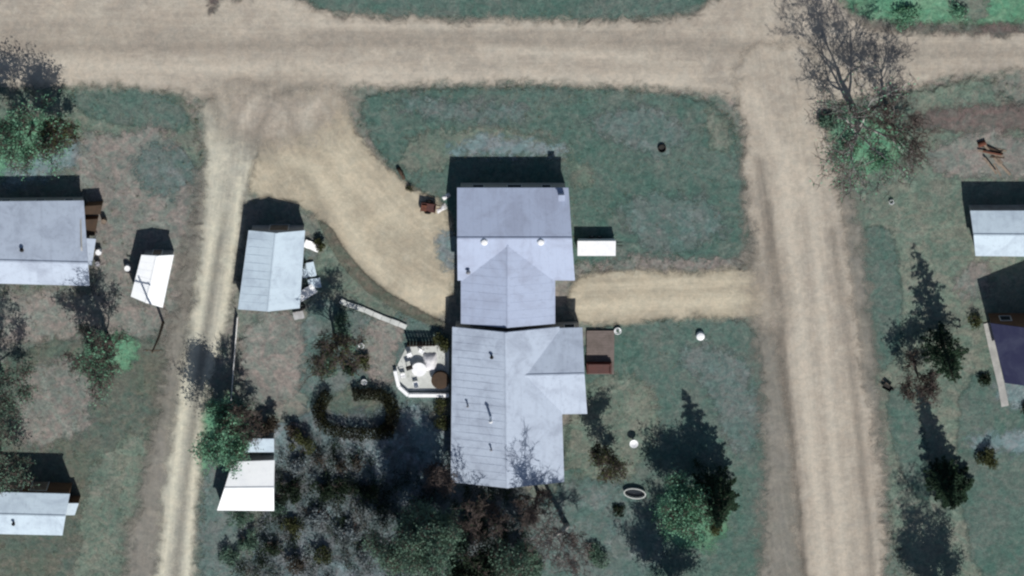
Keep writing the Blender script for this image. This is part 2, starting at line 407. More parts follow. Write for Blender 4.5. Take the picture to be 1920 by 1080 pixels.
# lawns of the house
sheet('lawn', [(700, 168), (1020, 160), (1290, 176), (1375, 210), (1395, 330), (1415, 490), (1250, 496), (1060, 505), (850, 505), (850, 380), (760, 350), (690, 260), (672, 200)], M['lawn'], margin=1.0)
sheet('grass_patch', [(760, 250), (900, 235), (1060, 255), (1070, 300), (850, 285), (800, 330), (740, 320)], M['lawn_pale'])
sheet('dusty_patch', [(850, 262), (1050, 258), (1058, 292), (845, 290)], M['pale_dust'], margin=.7)
sheet('grass_patch', [(1075, 310), (1110, 315), (1105, 350), (1078, 345)], M['lawn_pale'], margin=1)
sheet('grass_patch', [(1080, 220), (1220, 200), (1300, 240), (1260, 300), (1160, 280)], M['lawn_dark'])
sheet('grass_patch', [(1150, 380), (1300, 350), (1380, 420), (1300, 480), (1180, 460)], M['lawn_dark'])
sheet('grass_patch', [(760, 170), (860, 190), (1000, 200), (980, 230), (820, 225), (740, 205)], M['lawn_dark'])
sheet('grass_patch', [(1310, 190), (1372, 215), (1380, 300), (1330, 270)], M['lawn_pale'])
sheet('bare_soil', [(1070, 495), (1200, 480), (1400, 492), (1400, 510), (1080, 515)], M['soil'], margin=1)
sheet('lawn', [(1085, 620), (1250, 592), (1420, 596), (1440, 720), (1470, 900), (1480, 1140), (1040, 1140), (1055, 800), (1098, 770)], M['lawn'], margin=1.0)
sheet('grass_patch', [(1250, 640), (1400, 660), (1440, 820), (1390, 860), (1330, 740)], M['lawn_dark'])
sheet('grass_patch', [(1060, 790), (1110, 710), (1230, 700), (1220, 900), (1060, 905)], M['lawn_pale'])
sheet('grass_patch', [(990, 900), (1240, 905), (1240, 1140), (980, 1140)], M['lawn_dark'])
sheet('green_patch', [(1235, 910), (1360, 920), (1370, 990), (1330, 1040), (1240, 1010)], M['green_grass'])
sheet('grass_patch', [(570, -40), (1380, -40), (1325, 5), (1240, 34), (900, 38), (640, 28), (585, 15)], M['lawn'], margin=1.0)
sheet('green_patch', [(1520, -40), (2000, -40), (2000, 45), (1690, 48), (1600, 30)], M['green_grass'])
sheet('grass_patch', [(1780, -40), (1850, -40), (1850, 40), (1780, 40)], M['lawn_pale'], margin=1)
# east block
sheet('grass_patch', [(1540, 200), (2000, 120), (2000, 1140), (1690, 1140), (1640, 800), (1590, 450)], M['lawn_pale'])
sheet('bare_ground', [(1690, 205), (2000, 190), (2000, 250), (1720, 252)], M['soil_dark'])
sheet('bare_ground', [(1760, 250), (2000, 250), (2000, 330), (1800, 340), (1740, 300)], M['soil'])
sheet('grass_patch', [(1600, 430), (1680, 420), (1700, 640), (1640, 720), (1610, 560)], M['lawn'])
sheet('grass_patch', [(1650, 720), (1720, 740), (1760, 940), (1700, 930)], M['lawn'])
sheet('green_patch', [(1530, 215), (1680, 225), (1700, 290), (1660, 318), (1560, 300)], M['green_grass'])
sheet('bare_ground', [(1800, 490), (1850, 490), (1850, 560), (1800, 560)], M['soil'])
sheet('grass_patch', [(1780, 640), (2000, 780), (2000, 1140), (1820, 1140)], M['lawn'])
sheet('dusty_patch', [(1850, 700), (2000, 700), (2000, 770), (1880, 765)], M['pale_dust'])
sheet('dusty_patch', [(1820, 810), (2000, 800), (2000, 840), (1840, 850)], M['pale_dust'])

# roads
ROAD_R = [(1440, 60), (1470, 300), (1520, 700), (1570, 1140)]
sheet('road_shoulder', [(1380, 170), (1420, 170), (1500, 600), (1540, 1140), (1420, 1140), (1440, 880)], M['shoulder'], centre=ROAD_R)
sheet('road_shoulder', [(1560, 300), (1590, 320), (1640, 620), (1670, 1140), (1620, 1140), (1590, 600)], M['shoulder'], centre=ROAD_R)
ALLEY = [(440, 180), (415, 400), (370, 700), (328, 1140)]
sheet('alley_verge', [(385, 280), (400, 330), (350, 700), (300, 1140), (215, 1140), (290, 800), (330, 560), (365, 400)], M['shoulder'], centre=ALLEY)
sheet('alley', [(370, 180), (520, 170), (520, 250), (474, 300), (455, 420), (430, 600), (375, 760), (378, 860), (366, 960), (358, 1140), (282, 1140), (322, 800), (368, 520), (388, 330), (382, 240)],
      M['alley'], centre=ALLEY, margin=1.2,
      ruts=[([(420, 400), (388, 600), (350, 900), (322, 1140)], .5, .9), ([(440, 440), (415, 600)], .35, .5)],
      worn=[([(402, 420), (364, 640), (330, 860), (298, 1140)], .55, 1.0), ([(450, 340), (425, 560), (385, 750), (362, 900), (348, 1140)], .55, 1.0), ([(400, 260), (404, 420)], 1.2, .5)])
sheet('yard_driveway', [(520, 165), (640, 168), (655, 230), (700, 290), (770, 355), (850, 385), (850, 607), (770, 580), (660, 500), (610, 415), (540, 372), (462, 370), (480, 300), (500, 230)],
      M['gravel_warm'], centre=[(560, 170), (620, 300), (740, 440), (850, 520)], margin=1.0,
      ruts=[([(540, 380), (620, 425), (665, 500), (740, 560), (838, 608)], .4, 1.0), ([(560, 300), (610, 400)], .8, .5)],
      worn=[([(540, 290), (600, 320), (650, 420), (720, 520)], .9, .8), ([(590, 220), (660, 330), (760, 420)], 1.2, .6), ([(770, 545), (830, 560)], 1.4, .8)])
sheet('east_west_road', [(-80, -60), (390, -60), (420, 0), (470, -10), (540, -10), (590, 16), (680, 34), (1240, 44), (1320, 20), (1380, -40), (1420, -80), (1560, -60), (1580, 20), (1680, 62), (2000, 56), (2000, 132), (1760, 140), (1680, 175), (1560, 190), (1400, 188), (1300, 168), (1000, 150), (760, 158), (560, 172), (380, 190), (330, 166), (190, 158), (-80, 164)],
      M['gravel'], centre=[(-80, 100), (960, 100), (2000, 100)], margin=1.2,
      ruts=[([(-80, 84), (420, 86), (900, 72), (1480, 92), (2000, 100)], .8, .55), ([(560, 62), (1240, 60)], .5, .5), ([(520, 70), (900, 84)], 1.0, .4), ([(-80, 60), (380, 62)], 1.2, .3)],
      worn=[([(-80, 118), (500, 128), (760, 135)], .8, .9), ([(640, 150), (960, 146), (1280, 154)], .9, .9), ([(900, 92), (1200, 106)], .5, .8), ([(560, 45), (1200, 48)], .5, .6), ([(-80, 148), (300, 148)], .9, .7), ([(500, 0), (560, 20), (540, 50)], 1.3, .6)])
sheet('road_junction', [(405, 160), (640, 160), (640, 200), (600, 250), (520, 270), (450, 260), (410, 230)], M['gravel_blend'], centre=[(440, 120), (440, 300)], margin=6,
      worn=[([(380, 130), (420, 170), (425, 260), (412, 340)], .5, .9), ([(700, 130), (520, 150), (455, 210), (440, 330)], .5, .8), ([(700, 140), (600, 170), (570, 230), (600, 320)], .6, .8)],
      ruts=[([(360, 120), (405, 170), (408, 260), (398, 340)], .35, .7), ([(650, 118), (530, 165), (490, 230), (470, 290)], .35, .6), ([(470, 130), (540, 200), (560, 260), (620, 350)], .4, .6)])
sheet('north_south_road', [(1380, 80), (1540, 80), (1545, 200), (1570, 330), (1600, 600), (1650, 860), (1668, 1140), (1505, 1140), (1480, 800), (1440, 560), (1405, 380), (1388, 200)],
      M['gravel'], centre=ROAD_R, margin=1.4,
      ruts=[([(1440, 380), (1466, 640), (1500, 940), (1512, 1140)], .4, 1.6), ([(1424, 300), (1455, 560), (1480, 800)], .6, 1.2), ([(1560, 430), (1600, 700), (1640, 1140)], .5, .9), ([(1488, 400), (1510, 700)], .35, .4)],
      worn=[([(1468, 280), (1490, 520), (1530, 900), (1550, 1140)], .9, 1.0), ([(1440, 250), (1520, 330), (1540, 560), (1585, 1140)], .7, .9), ([(1410, 180), (1470, 300)], 1.0, .8), ([(1610, 560), (1640, 760)], .4, .8)])
sheet('east_driveway', [(1072, 520), (1150, 505), (1300, 512), (1410, 500), (1440, 545), (1450, 590), (1340, 592), (1160, 602), (1072, 608)],
      M['gravel_warm'], centre=[(1060, 555), (1250, 553), (1440, 550)], margin=.9,
      ruts=[([(1080, 530), (1200, 524)], .4, .5)], worn=[([(1090, 575), (1400, 560)], .8, .9), ([(1100, 535), (1400, 528)], .5, .6)])
sheet('road_junction', [(1415, 500), (1450, 490), (1460, 610), (1425, 600)], M['gravel_blend'], centre=[(1430, 480), (1440, 620)], margin=6)
sheet('drive_rut', [(596, 408), (622, 425), (648, 470), (684, 512), (740, 556), (800, 588), (838, 604), (830, 614), (784, 600), (722, 570), (667, 528), (628, 478), (606, 434)], M['rut_soil'], margin=.7, step=.2)
sheet('dusty_patch', [(820, 440), (858, 430), (858, 500), (835, 500)], M['pale_dust'], margin=.8)
sheet('ditch', [(1640, 46), (2000, 50), (2000, 60), (1640, 56)], M['soil_dark'], margin=1.0)
sheet('ditch', [(398, -20), (425, -20), (402, 22), (392, 22)], M['soil_dark'], margin=.6)
# narrow concrete walk
def strip(name, line, wd, mat, z0, th, label=None, cat=None, kind=None, parent=None):
    pts = [P(*p) for p in line]; mb = MB()
    L = []; Rr = []
    for i, p in enumerate(pts):
        d = (pts[min(i + 1, len(pts) - 1)] - pts[max(i - 1, 0)]); d.z = 0; d.normalize(); nrm = Vector((-d.y, d.x, 0))
        ww = wd * (1 + rnd.uniform(-.1, .1)) / 2
        L.append(p + nrm * ww + Vector((0, 0, z0 + th))); Rr.append(p - nrm * ww + Vector((0, 0, z0 + th)))
    for i in range(len(pts) - 1):
        mb.slab([Rr[i], Rr[i + 1], L[i + 1], L[i]], th)
    o = mb.build(name, mat, parent, bevel=.01); setp(o, label, cat, None, kind); return o
walk = thing('garden_walk', None, None); del_ = None
walk['kind'] = 'structure'
wl = [(638, 562), (652, 569), (668, 574), (684, 580), (700, 587), (716, 594), (732, 600), (748, 606), (762, 612)]
for i in range(len(wl) - 1):
    a_, b_ = wl[i], wl[i + 1]
    strip('paving_slab', [(a_[0] + .3, a_[1]), (b_[0] - .3, b_[1])], .62, M['concrete_pale'], LAYER[0] + .004, .05, parent=walk)

# ------------------------------------------------------------------ foliage
def quads_mesh(C, size, rg, aspect=.65, flat=0.0):
    n = len(C)
    N = rg.normal(size=(n, 3)); N[:, 2] = np.abs(N[:, 2]) + flat; N /= np.linalg.norm(N, axis=1)[:, None]
    A = rg.normal(size=(n, 3)); U = np.cross(N, A); U /= np.linalg.norm(U, axis=1)[:, None] + 1e-9
    W = np.cross(N, U); s = (size * rg.uniform(.6, 1.35, n))[:, None]
    U = U * s * .5; W = W * s * .5 * aspect
    V = np.stack([C - U, C + W * .9, C + U, C - W * .9], 1).reshape(-1, 3)
    F = np.arange(4 * n).reshape(n, 4); return V, F
def np_obj(name, V, F, mat, parent=None):
    me = bpy.data.meshes.new(name); k = F.shape[1]
    me.vertices.add(len(V)); me.vertices.foreach_set('co', V.astype(np.float32).ravel())
    me.loops.add(F.size); me.loops.foreach_set('vertex_index', F.ravel().astype(np.int32))
    me.polygons.add(len(F)); me.polygons.foreach_set('loop_start', np.arange(0, F.size, k, dtype=np.int32)); me.polygons.foreach_set('loop_total', np.full(len(F), k, dtype=np.int32))
    me.update(calc_edges=True); return link(name, me, mat, parent)
def clump_points(rg, centres, rad, n):
    centres = np.array(centres); k = rg.integers(0, len(centres), n)
    d = rg.normal(size=(n, 3)); d /= np.linalg.norm(d, axis=1)[:, None]
    r = rad * rg.uniform(.15, 1, n) ** .5
    return centres[k] + d * r[:, None] * np.array([1, 1, .75])
def grow(mb, p, d, length, r, depth, rg, tips, up=.12, spread=.6, nsub=3, k=5):
    pts = [p]; rads = [r]; n = 4 if depth > 0 else 3; q = p.copy(); dd = d.copy()
    kids = []
    for i in range(n):
        dd = (dd + Vector((rg.gauss(0, .16), rg.gauss(0, .16), rg.gauss(0, .10) + up * .4))).normalized()
        q = q + dd * (length / n); pts.append(q.copy()); rads.append(max(.022, r * (1 - .55 * (i + 1) / n) if depth else r * (1 - .7 * (i + 1) / n)))
        if depth > 0 and i >= 1: kids.append((q.copy(), dd.copy(), rads[-1]))
    mb.tube(pts, rads, k if depth > 1 else max(3, k - 2), cap=False)
    if depth == 0: tips.append(q.copy()); tips.append(pts[1].copy()); return
    for (q_, d_, r_) in kids:
        for s in range(nsub if q_ != kids[-1][0] else nsub):
            v = Vector((rg.gauss(0, 1), rg.gauss(0, 1), rg.gauss(.25, .6))).normalized()
            nd = (d_ * (1 - spread * .55) + v * spread).normalized()
            grow(mb, q_, nd, length * rg.uniform(.45, .72), r_ * .62, depth - 1, rg, tips, up, spread, nsub, k)
def tree(px, py, h, crown_r, label, name='bare_tree', cat='tree', leaf='leaf_green', n_leaf=2500, leaf_size=.27, clump=.8, bark='bark', twig='twig', seed=1,
         limbs=7, depth=2, trunk_h=.3, lean=(0, 0), group=None, r0=None, nsub=2, fork=.55):
    rg = random.Random(seed); nr = np.random.default_rng(seed)
    t = thing(name, label, cat, P(px, py, 0), 0, group)
    r0 = r0 or h * .030
    th_ = h * trunk_h
    lx, ly = lean
    mb = MB(); top = h * .62
    tp = []; rr = []
    for i in range(6):
        f_ = i / 5; tp.append(Vector((lx * f_ + rg.gauss(0, .03) * h * .3 * f_, ly * f_ + rg.gauss(0, .03) * h * .3 * f_, -.1 + top * f_))); rr.append(r0 * (1.25 - .85 * f_))
    mb.tube(tp, rr, 8); mb.build('trunk', M[bark], t, True)
    tips = []
    for i in range(limbs):
        f_ = trunk_h + (1 - trunk_h) * (i / max(1, limbs - 1)) ** 1.0 * .6 / .62
        f_ = min(f_, 1.0)
        j = f_ * 5; j0 = min(4, int(j)); b0 = tp[j0].lerp(tp[j0 + 1], j - j0)
        az = i * 2.4 + rg.uniform(-.5, .5)
        el = fork + .55 * f_ * rg.uniform(.6, 1.2)
        d = Vector((math.cos(az) * math.cos(el), math.sin(az) * math.cos(el), math.sin(el)))
        L = min(crown_r * .62 / max(.3, math.cos(el)), h * .5) * rg.uniform(.85, 1.15)
        m2 = MB(); ts = []
        grow(m2, b0, d, L, r0 * .42 * (1.15 - .5 * f_), depth, rg, ts, nsub=nsub)
        m2.build('limb', M[bark], t, True); tips += ts
    if twig:
        mt = MB()
        for q in rg.sample(tips, min(len(tips), 500)):
            for s in range(3):
                v = Vector((rg.gauss(0, 1), rg.gauss(0, 1), rg.gauss(.3, .6))).normalized() * rg.uniform(.3, .9) * (crown_r / 4) ** .5
                mt.tube([q, q + v * .6 + Vector((rg.gauss(0, .05), rg.gauss(0, .05), 0)), q + v], [.032, .024, .012], 3, False)
        setp(mt.build('twigs', M[twig], t), kind='stuff')
    if leaf and n_leaf:
        C = clump_points(nr, [tuple(q) for q in tips], clump, n_leaf)
        V, F = quads_mesh(C, leaf_size, nr); setp(np_obj('crown', V, F, M[leaf], t), kind='stuff')
    return t
def bush(px, py, r, h, label, mat='leaf_dark', n=500, size=.16, seed=1, name='bush', group=None, twig='twig', squash=(1, 1), rz=0, dense=True):
    rg = random.Random(seed); nr = np.random.default_rng(seed)
    t = thing(name, label, 'bush' if name != 'hedge' else 'hedge', P(px, py, 0), rz, group)
    mb = MB()
    for i in range(9):
        az = i * 2.4 + rg.uniform(-.4, .4); rr = rg.uniform(.35, .95)
        e_ = Vector((math.cos(az) * r * rr * squash[0], math.sin(az) * r * rr * squash[1], h * rg.uniform(.55, 1.0)))
        m_ = e_ * .5 + Vector((rg.gauss(0, .1), rg.gauss(0, .1), .1))
        mb.tube([Vector((e_.x * .12, e_.y * .12, -.05)), m_, e_], [.035, .022, .008], 4, False)
        for s in range(4):
            v = Vector((rg.gauss(0, 1), rg.gauss(0, 1), rg.gauss(.3, .6))).normalized() * r * .35
            mb.tube([m_.lerp(e_, rg.random()), e_ * .8 + v], [.014, .006], 3, False)
    setp(mb.build('stems', M[twig], t), kind='stuff')
    if n:
        cl = []
        for i in range(14):
            az = rg.uniform(0, 6.28); rr = r * rg.uniform(0, .8)
            cl.append((math.cos(az) * rr * squash[0], math.sin(az) * rr * squash[1], h * rg.uniform(.35, .8)))
        C = clump_points(nr, cl, min(r * .45, .6), n); C[:, 2] = np.maximum(C[:, 2], .05)
        V, F = quads_mesh(C, size, nr); setp(np_obj('foliage', V, F, M[mat], t), kind='stuff')
    return t
def conifer(px, py, h, r, label, seed=1, mat='needle', lean=(0, 0), dens=1.0, gap=.0, group=None, tiers=None):
    rg = random.Random(seed); nr = np.random.default_rng(seed)
    t = thing('conifer', label, 'tree', P(px, py, 0), 0, group)
    mb = MB(); lx, ly = lean
    ax = lambda z: Vector((lx * z / h, ly * z / h, z))
    mb.tube([ax(-.1), ax(h * .35), ax(h * .7), ax(h)], [h * .022, h * .016, h * .008, .01], 7); mb.build('trunk', M['wood_pole'], t, True)
    br = MB(); pts = []
    tiers = tiers or int(h * 2.3)
    for i in range(tiers):
        f_ = i / tiers; z = h * (.10 + .88 * f_)
        rr = 1.12 * r * (1 - f_) ** .8 * rg.uniform(.65, 1.15) + .12
        nb = max(4, int(8 * (1 - f_ * .5)))
        for b in range(nb):
            if rg.random() < gap: continue
            az = b * 6.283 / nb + i * 1.1 + rg.uniform(-.25, .25)
            l = rr * rg.uniform(.6, 1.15)
            o_ = ax(z); e_ = o_ + Vector((math.cos(az) * l, math.sin(az) * l, -l * .18))
            m_ = o_.lerp(e_, .5) + Vector((0, 0, .06 * l))
            br.tube([o_, m_, e_], [.035 * (1 - f_ * .6), .022, .008], 3, False)
            nn = max(6, int(l * 26 * dens))
            s_ = nr.uniform(.12, 1, nn) ** .7
            side = nr.normal(0, 1, nn) * .20 * l * (1.15 - s_)
            perp = np.array([-math.sin(az), math.cos(az), 0])
            base = np.array(o_)[None] + (np.array(e_) - np.array(o_))[None] * s_[:, None] + perp[None] * side[:, None]
            base[:, 2] += nr.normal(0, .05, nn) + .05
            pts.append(base)
    setp(br.build('branches', M['twig'], t), kind='stuff')
    C = np.concatenate(pts); V, F = quads_mesh(C, .32, nr, .5, .6); setp(np_obj('needles', V, F, M[mat], t), kind='stuff')
    return t

# ------------------------------------------------------------------ buildings
def roof_slab(root, pts, mat, th=.14, seams=0.9, ribs=True):
    """pts: ridge A, ridge B, eave B, eave A (world)."""
    mb = MB(); mb.slab(pts, th); o = mb.build('roof_slope', mat, root)
    if ribs:
        A, B, D_, C_ = [Vector(p) for p in pts]
        L = (B - A).length; n = max(2, int(L / seams)); mm = MB()
        for i in range(1, n):
            f_ = i / n; p = A.lerp(B, f_); q = C_.lerp(D_, f_)
            nrm = (B - A).cross(q - p).normalized()
            if nrm.z < 0: nrm = -nrm
            w_ = (B - A).normalized() * .012
            a0 = p.lerp(q, .004) + nrm * .002; b0 = p.lerp(q, .994) + nrm * .002; up_ = nrm * .009
            mm.add([a0 - w_, a0 + w_, b0 + w_, b0 - w_, a0 - w_ * .5 + up_, a0 + w_ * .5 + up_, b0 + w_ * .5 + up_, b0 - w_ * .5 + up_],
                   [(4, 5, 6, 7), (0, 1, 5, 4), (1, 2, 6, 5), (2, 3, 7, 6), (3, 0, 4, 7)])
        s = mm.build('roof_rib', mat, root); setp(s, kind='stuff')
    return o
def gable(root, cor, axis, ze, zr, roof, wall, inset=.35, ribs=True, seams=.9, ridge_px=None, cap=True, skip=()):
    """cor: NW, NE, SE, SW eave corners in image pixels, cast through the camera to height ze; axis 'x' or 'y' = ridge direction"""
    W = [P(x, y, ze) for x, y in cor]; NW, NE, SE, SW = W
    if axis == 'x': RA = NW.lerp(SW, .5); RB = NE.lerp(SE, .5)
    else: RA = NW.lerp(NE, .5); RB = SW.lerp(SE, .5)
    if ridge_px: RA = P(*ridge_px[0], zr); RB = P(*ridge_px[1], zr)
    RA.z = RB.z = zr
    off = root.location
    L = lambda p: p - off
    if axis == 'x':
        roof_slab(root, [L(RA), L(RB), L(NE), L(NW)][::1], roof, ribs=ribs, seams=seams); roof_slab(root, [L(RB), L(RA), L(SW), L(SE)], roof, ribs=ribs, seams=seams)
    else:
        roof_slab(root, [L(RB), L(RA), L(NW), L(SW)], roof, ribs=ribs, seams=seams); roof_slab(root, [L(RA), L(RB), L(SE), L(NE)], roof, ribs=ribs, seams=seams)
    if cap:
        mb = MB(); d = (RB - RA).normalized(); s_ = Vector((-d.y, d.x, 0)) * .16
        a0 = L(RA) + Vector((0, 0, .06)) + d * .01; b0 = L(RB) + Vector((0, 0, .06)) - d * .01
        mb.slab([a0, b0, b0 + s_ - Vector((0, 0, .035)), a0 + s_ - Vector((0, 0, .035))], .02)
        mb.slab([b0, a0, a0 - s_ - Vector((0, 0, .035)), b0 - s_ - Vector((0, 0, .035))], .02)
        mb.build('ridge_cap', roof, root)
    ce = (NW + NE + SE + SW) / 4
    I = []
    for p in W:
        q = p - ce; q.z = 0
        I.append(Vector((p.x - math.copysign(inset, q.x), p.y - math.copysign(inset, q.y), 0)))
    rise = zr - ze
    names = ['north', 'east', 'south', 'west']
    for i in range(4):
        if names[i] in skip: continue
        a0, b0 = I[i], I[(i + 1) % 4]
        n_ = (ce - (a0 + b0) / 2); n_.z = 0; dd = (b0 - a0).normalized(); n_ = n_ - dd * n_.dot(dd); n_.normalize()
        gab = (axis == 'x' and i in (1, 3)) or (axis == 'y' and i in (0, 2))
        wl_ = (b0 - a0).length
        zt = ze - .16 + (inset * rise / (wl_ / 2 + inset) if gab else inset * rise / ((((I[1] - I[2]).length if axis == 'x' else (I[0] - I[1]).length)) / 2 + inset))
        sh = dd * .003 if not gab else Vector()
        tt = .14
        if not gab: a0 = a0 + dd * (tt + .003); b0 = b0 - dd * (tt + .003)
        top = [a0 + Vector((0, 0, zt)), b0 + Vector((0, 0, zt))]
        poly = [a0 + Vector((0, 0, -.05)), b0 + Vector((0, 0, -.05)), b0 + Vector((0, 0, zt))]
        if gab:
            mid = (a0 + b0) / 2; poly.append(Vector((mid.x, mid.y, zr - .17)))
        poly.append(a0 + Vector((0, 0, zt)))
        mb = MB(); mb.slab([L(p) for p in poly], tt, n_); mb.build('wall', wall, root)
    return dict(W=W, I=I, RA=RA, RB=RB, ce=ce)
def wall_panel(root, a0, b0, f0, f1, z0, z1, mat, name, frame=True, glass=None):
    """opening between fractions f0..f1 on the wall running from a0 to b0 (outward on the left of a->b reversed)"""
    a0 = Vector((a0.x, a0.y, 0)); b0 = Vector((b0.x, b0.y, 0)); d = (b0 - a0).normalized(); n_ = Vector((-d.y, d.x, 0))
    off = Vector((root.location.x, root.location.y, 0))
    p = a0.lerp(b0, f0) - off; q = a0.lerp(b0, f1) - off
    def bx(p, q, z0, z1, d0, d1):
        mb = MB(); pl = [p + n_ * d1 + Vector((0, 0, z0)), q + n_ * d1 + Vector((0, 0, z0)), q + n_ * d1 + Vector((0, 0, z1)), p + n_ * d1 + Vector((0, 0, z1))]
        mb.slab(pl, d1 - d0, -n_); return mb
    o = bx(p, q, z0, z1, .004, .04).build(name, mat, root)
    if frame:
        w_ = d * .08
        mb = MB()
        for (pp, qq, za, zb) in ((p - w_, p, z0 - .08, z1 + .08), (q, q + w_, z0 - .08, z1 + .08), (p, q, z1, z1 + .08), (p, q, z0 - .08, z0)):
            m1 = bx(pp, qq, za, zb, .004, .07); k = len(mb.v); mb.v += m1.v; mb.f += [tuple(i + k for i in f) for f in m1.f]
        fr = mb.build('frame', M['trim'], o)
    return o
def pipe(root, px, py, z, h, r, mat, name='vent_pipe', capr=1.6):
    p = P(px, py, z) - root.location; mb = MB()
    mb.lathe([(0, -.5), (r, -.5), (r, h), (0, h)], p, 10)
    o = mb.build(name, mat, root, True)
    if capr:
        m2 = MB(); m2.lathe([(r, h * .9), (r * capr, h * .9), (r * .3, h + r), (0, h + r)], p, 10); m2.build('cap', mat, o, True)
    return o

# --- garage with cross wing
ga = thing('garage', 'long garage with pale blue-grey gabled roof and crossing wing, north of the main house', 'garage', P(955, 480, 0))
G = gable(ga, [(857, 352), (1066, 352), (1078, 526), (858, 526)], 'x', 2.95, 4.45, M['roof_n'], M['wall'])
G2 = gable(ga, [(864, 452), (1041, 452), (1041, 607), (864, 607)], 'y', 2.9, 4.2, M['roof_n'], M['wall'], skip=('north',), cap=True)
I = G['I']
for f0, f1 in ((.12, .22), (.45, .58), (.78, .86)): wall_panel(ga, I[1], I[0], f0, f1, 1.0, 2.0, M['glass'], 'window') if False else wall_panel(ga, I[0], I[1], f0, f1, 1.0, 2.0, M['glass'], 'window')
I2 = G2['I']
wall_panel(ga, I2[1], I2[2], .45, .92, .02, 2.3, M['white'], 'garage_door')
wall_panel(ga, I2[3], I2[0], .1, .5, .02, 2.3, M['white'], 'garage_door')
for x, y in ((908, 453), (1014, 453)):
    p = P(x, y, 4.35) - ga.location; mb = MB(); mb.lathe([(0, -.2), (.28, -.2), (.28, .12), (.42, .14), (.30, .34), (0, .40)], p, 14); mb.build('roof_vent', M['white'], ga, True)
pipe(ga, 878, 508, 3.2, .55, .16, M['metal'], capr=1.7)
p = P(1053, 366, 3.1) - ga.location; mb = MB(); mb.box(p.x - .28, p.x + .28, p.y - .28, p.y + .28, -.3 + p.z, p.z + .95); ch = mb.build('chimney', M['roof_n'], ga)
mb = MB(); mb.box(p.x - .36, p.x + .36, p.y - .36, p.y + .36, p.z + .952, p.z + 1.05); mb.build('cap', M['roof_n'], ch)
# --- main house
ho = thing('house', 'main house with broad pale metal roof, east wing and flue pipes south of the garage', 'house', P(955, 760, 0))
H = gable(ho, [(848, 613), (1049, 613), (1058, 904), (845, 904)], 'y', 2.95, 4.7, M['roof_old'], M['wall'], skip=())
H2 = gable(ho, [(990, 617), (1092, 614), (1101, 776), (990, 778)], 'x', 2.9, 4.1, M['roof_old'], M['wall'], skip=('west',), ridge_px=[(966, 705), (1096, 702)])
Ih = H['I']
wall_panel(ho, Ih[0], Ih[1], .15, .28, 1.0, 2.1, M['glass'], 'window'); wall_panel(ho, Ih[0], Ih[1], .6, .68, .02, 2.1, M['white'], 'door')
for f0 in (.1, .3, .62, .82): wall_panel(ho, Ih[3], Ih[0], f0, f0 + .07, 1.0, 2.1, M['glass'], 'window')
for f0 in (.2, .5, .75): wall_panel(ho, Ih[2], Ih[3], f0, f0 + .1, 1.0, 2.1, M['glass'], 'window')
I3 = H2['I']
wall_panel(ho, I3[1], I3[2], .2, .33, .02, 2.1, M['white'], 'door'); wall_panel(ho, I3[1], I3[2], .5, .75, 1.0, 2.1, M['glass'], 'window')
wall_panel(ho, I3[0], I3[1], .7, .9, 1.0, 2.1, M['glass'], 'window')
pipe(ho, 922, 668, 4.2, .45, .14, M['black'])
pipe(ho, 877, 760, 3.6, .45, .10, M['metal'])
pipe(ho, 920, 782, 4.25, 1.5, .15, M['white'])
pipe(ho, 921, 842, 4.3, .4, .10, M['metal'])
# --- left house
lh = thing('house', 'west neighbour house with pale roof, cut by the left edge', 'house', P(60, 450, 0))
LH = gable(lh, [(-70, 378), (157, 376), (168, 536), (-70, 530)], 'x', 2.35, 3.9, M['roof_old'], M['wall'], ridge_px=[(-70, 488), (165, 494)])
pipe(lh, 42, 466, 3.3, .6, .16, M['black'])
for f0 in (.3, .6, .85): wall_panel(lh, LH['I'][0], LH['I'][1], f0, f0 + .07, .9, 1.8, M['glass'], 'window')
# lean-to porch at its east end
po = [P(146, 446, 2.2), P(180, 448, 2.0), P(172, 498, 2.0), P(160, 496, 2.2)]
mb = MB(); mb.slab([p - lh.location for p in po], .1); mb.build('porch_roof', M['roof_old'], lh)
for p in po[1:3]:
    q = p - lh.location; mb = MB(); mb.box(q.x - .18, q.x - .08, q.y - (.1 if p is po[1] else -.08), q.y - (0 if p is po[1] else -.18), 0, q.z - .102); mb.build('porch_post', M['trim'], lh)
# dark boxes at its east end, built and coloured as the porch's shade
def flat_shed(name, cor, h, roof, wall, label, cat='shed', slope=.1, group=None):
    c = sum((P(x, y, h) for x, y in cor), Vector()) / len(cor); c.z = 0
    t = thing(name, label, cat, c, 0, group)
    W = [P(x, y, h) - c for x, y in cor]
    for i, p in enumerate(W): p.z = h + (slope if i < 2 else 0)
    mb = MB(); mb.slab(W[::-1] if False else W, .08); mb.build('roof', roof, t)
    I = [p * .93 for p in W]
    for i in range(4):
        a0, b0 = I[i].copy(), I[(i + 1) % 4].copy(); za, zb = W[i].z - .09, W[(i + 1) % 4].z - .09
        d = (b0 - a0); d.z = 0; d.normalize(); n_ = Vector((d.y, -d.x, 0));
        if n_.dot((a0 + b0) / 2) > 0: n_ = -n_
        a0.z = b0.z = 0; a1 = a0 + d * .085; b1 = b0 - d * .0
        mb = MB(); mb.slab([a1 + Vector((0, 0, -.03)), b1 + Vector((0, 0, -.03)), b1 + Vector((0, 0, zb)), a1 + Vector((0, 0, za))], .08, n_); mb.build('wall', wall, t)
    return t
flat_shed('lean_to', [(160, 386), (192, 384), (188, 402), (156, 402)], 1.5, M['wood_dark'], M['wall_brown'], 'low dark box painting porch shade, left house east end, upper of two', 'lean-to')  # this box and the next stand in for cast shade, in dark wood
flat_shed('lean_to', [(150, 412), (184, 410), (178, 442), (144, 442)], 1.3, M['wood_dark'], M['wall_brown'], 'low dark box painting porch shade, left house east end, lower and larger of two', 'lean-to')
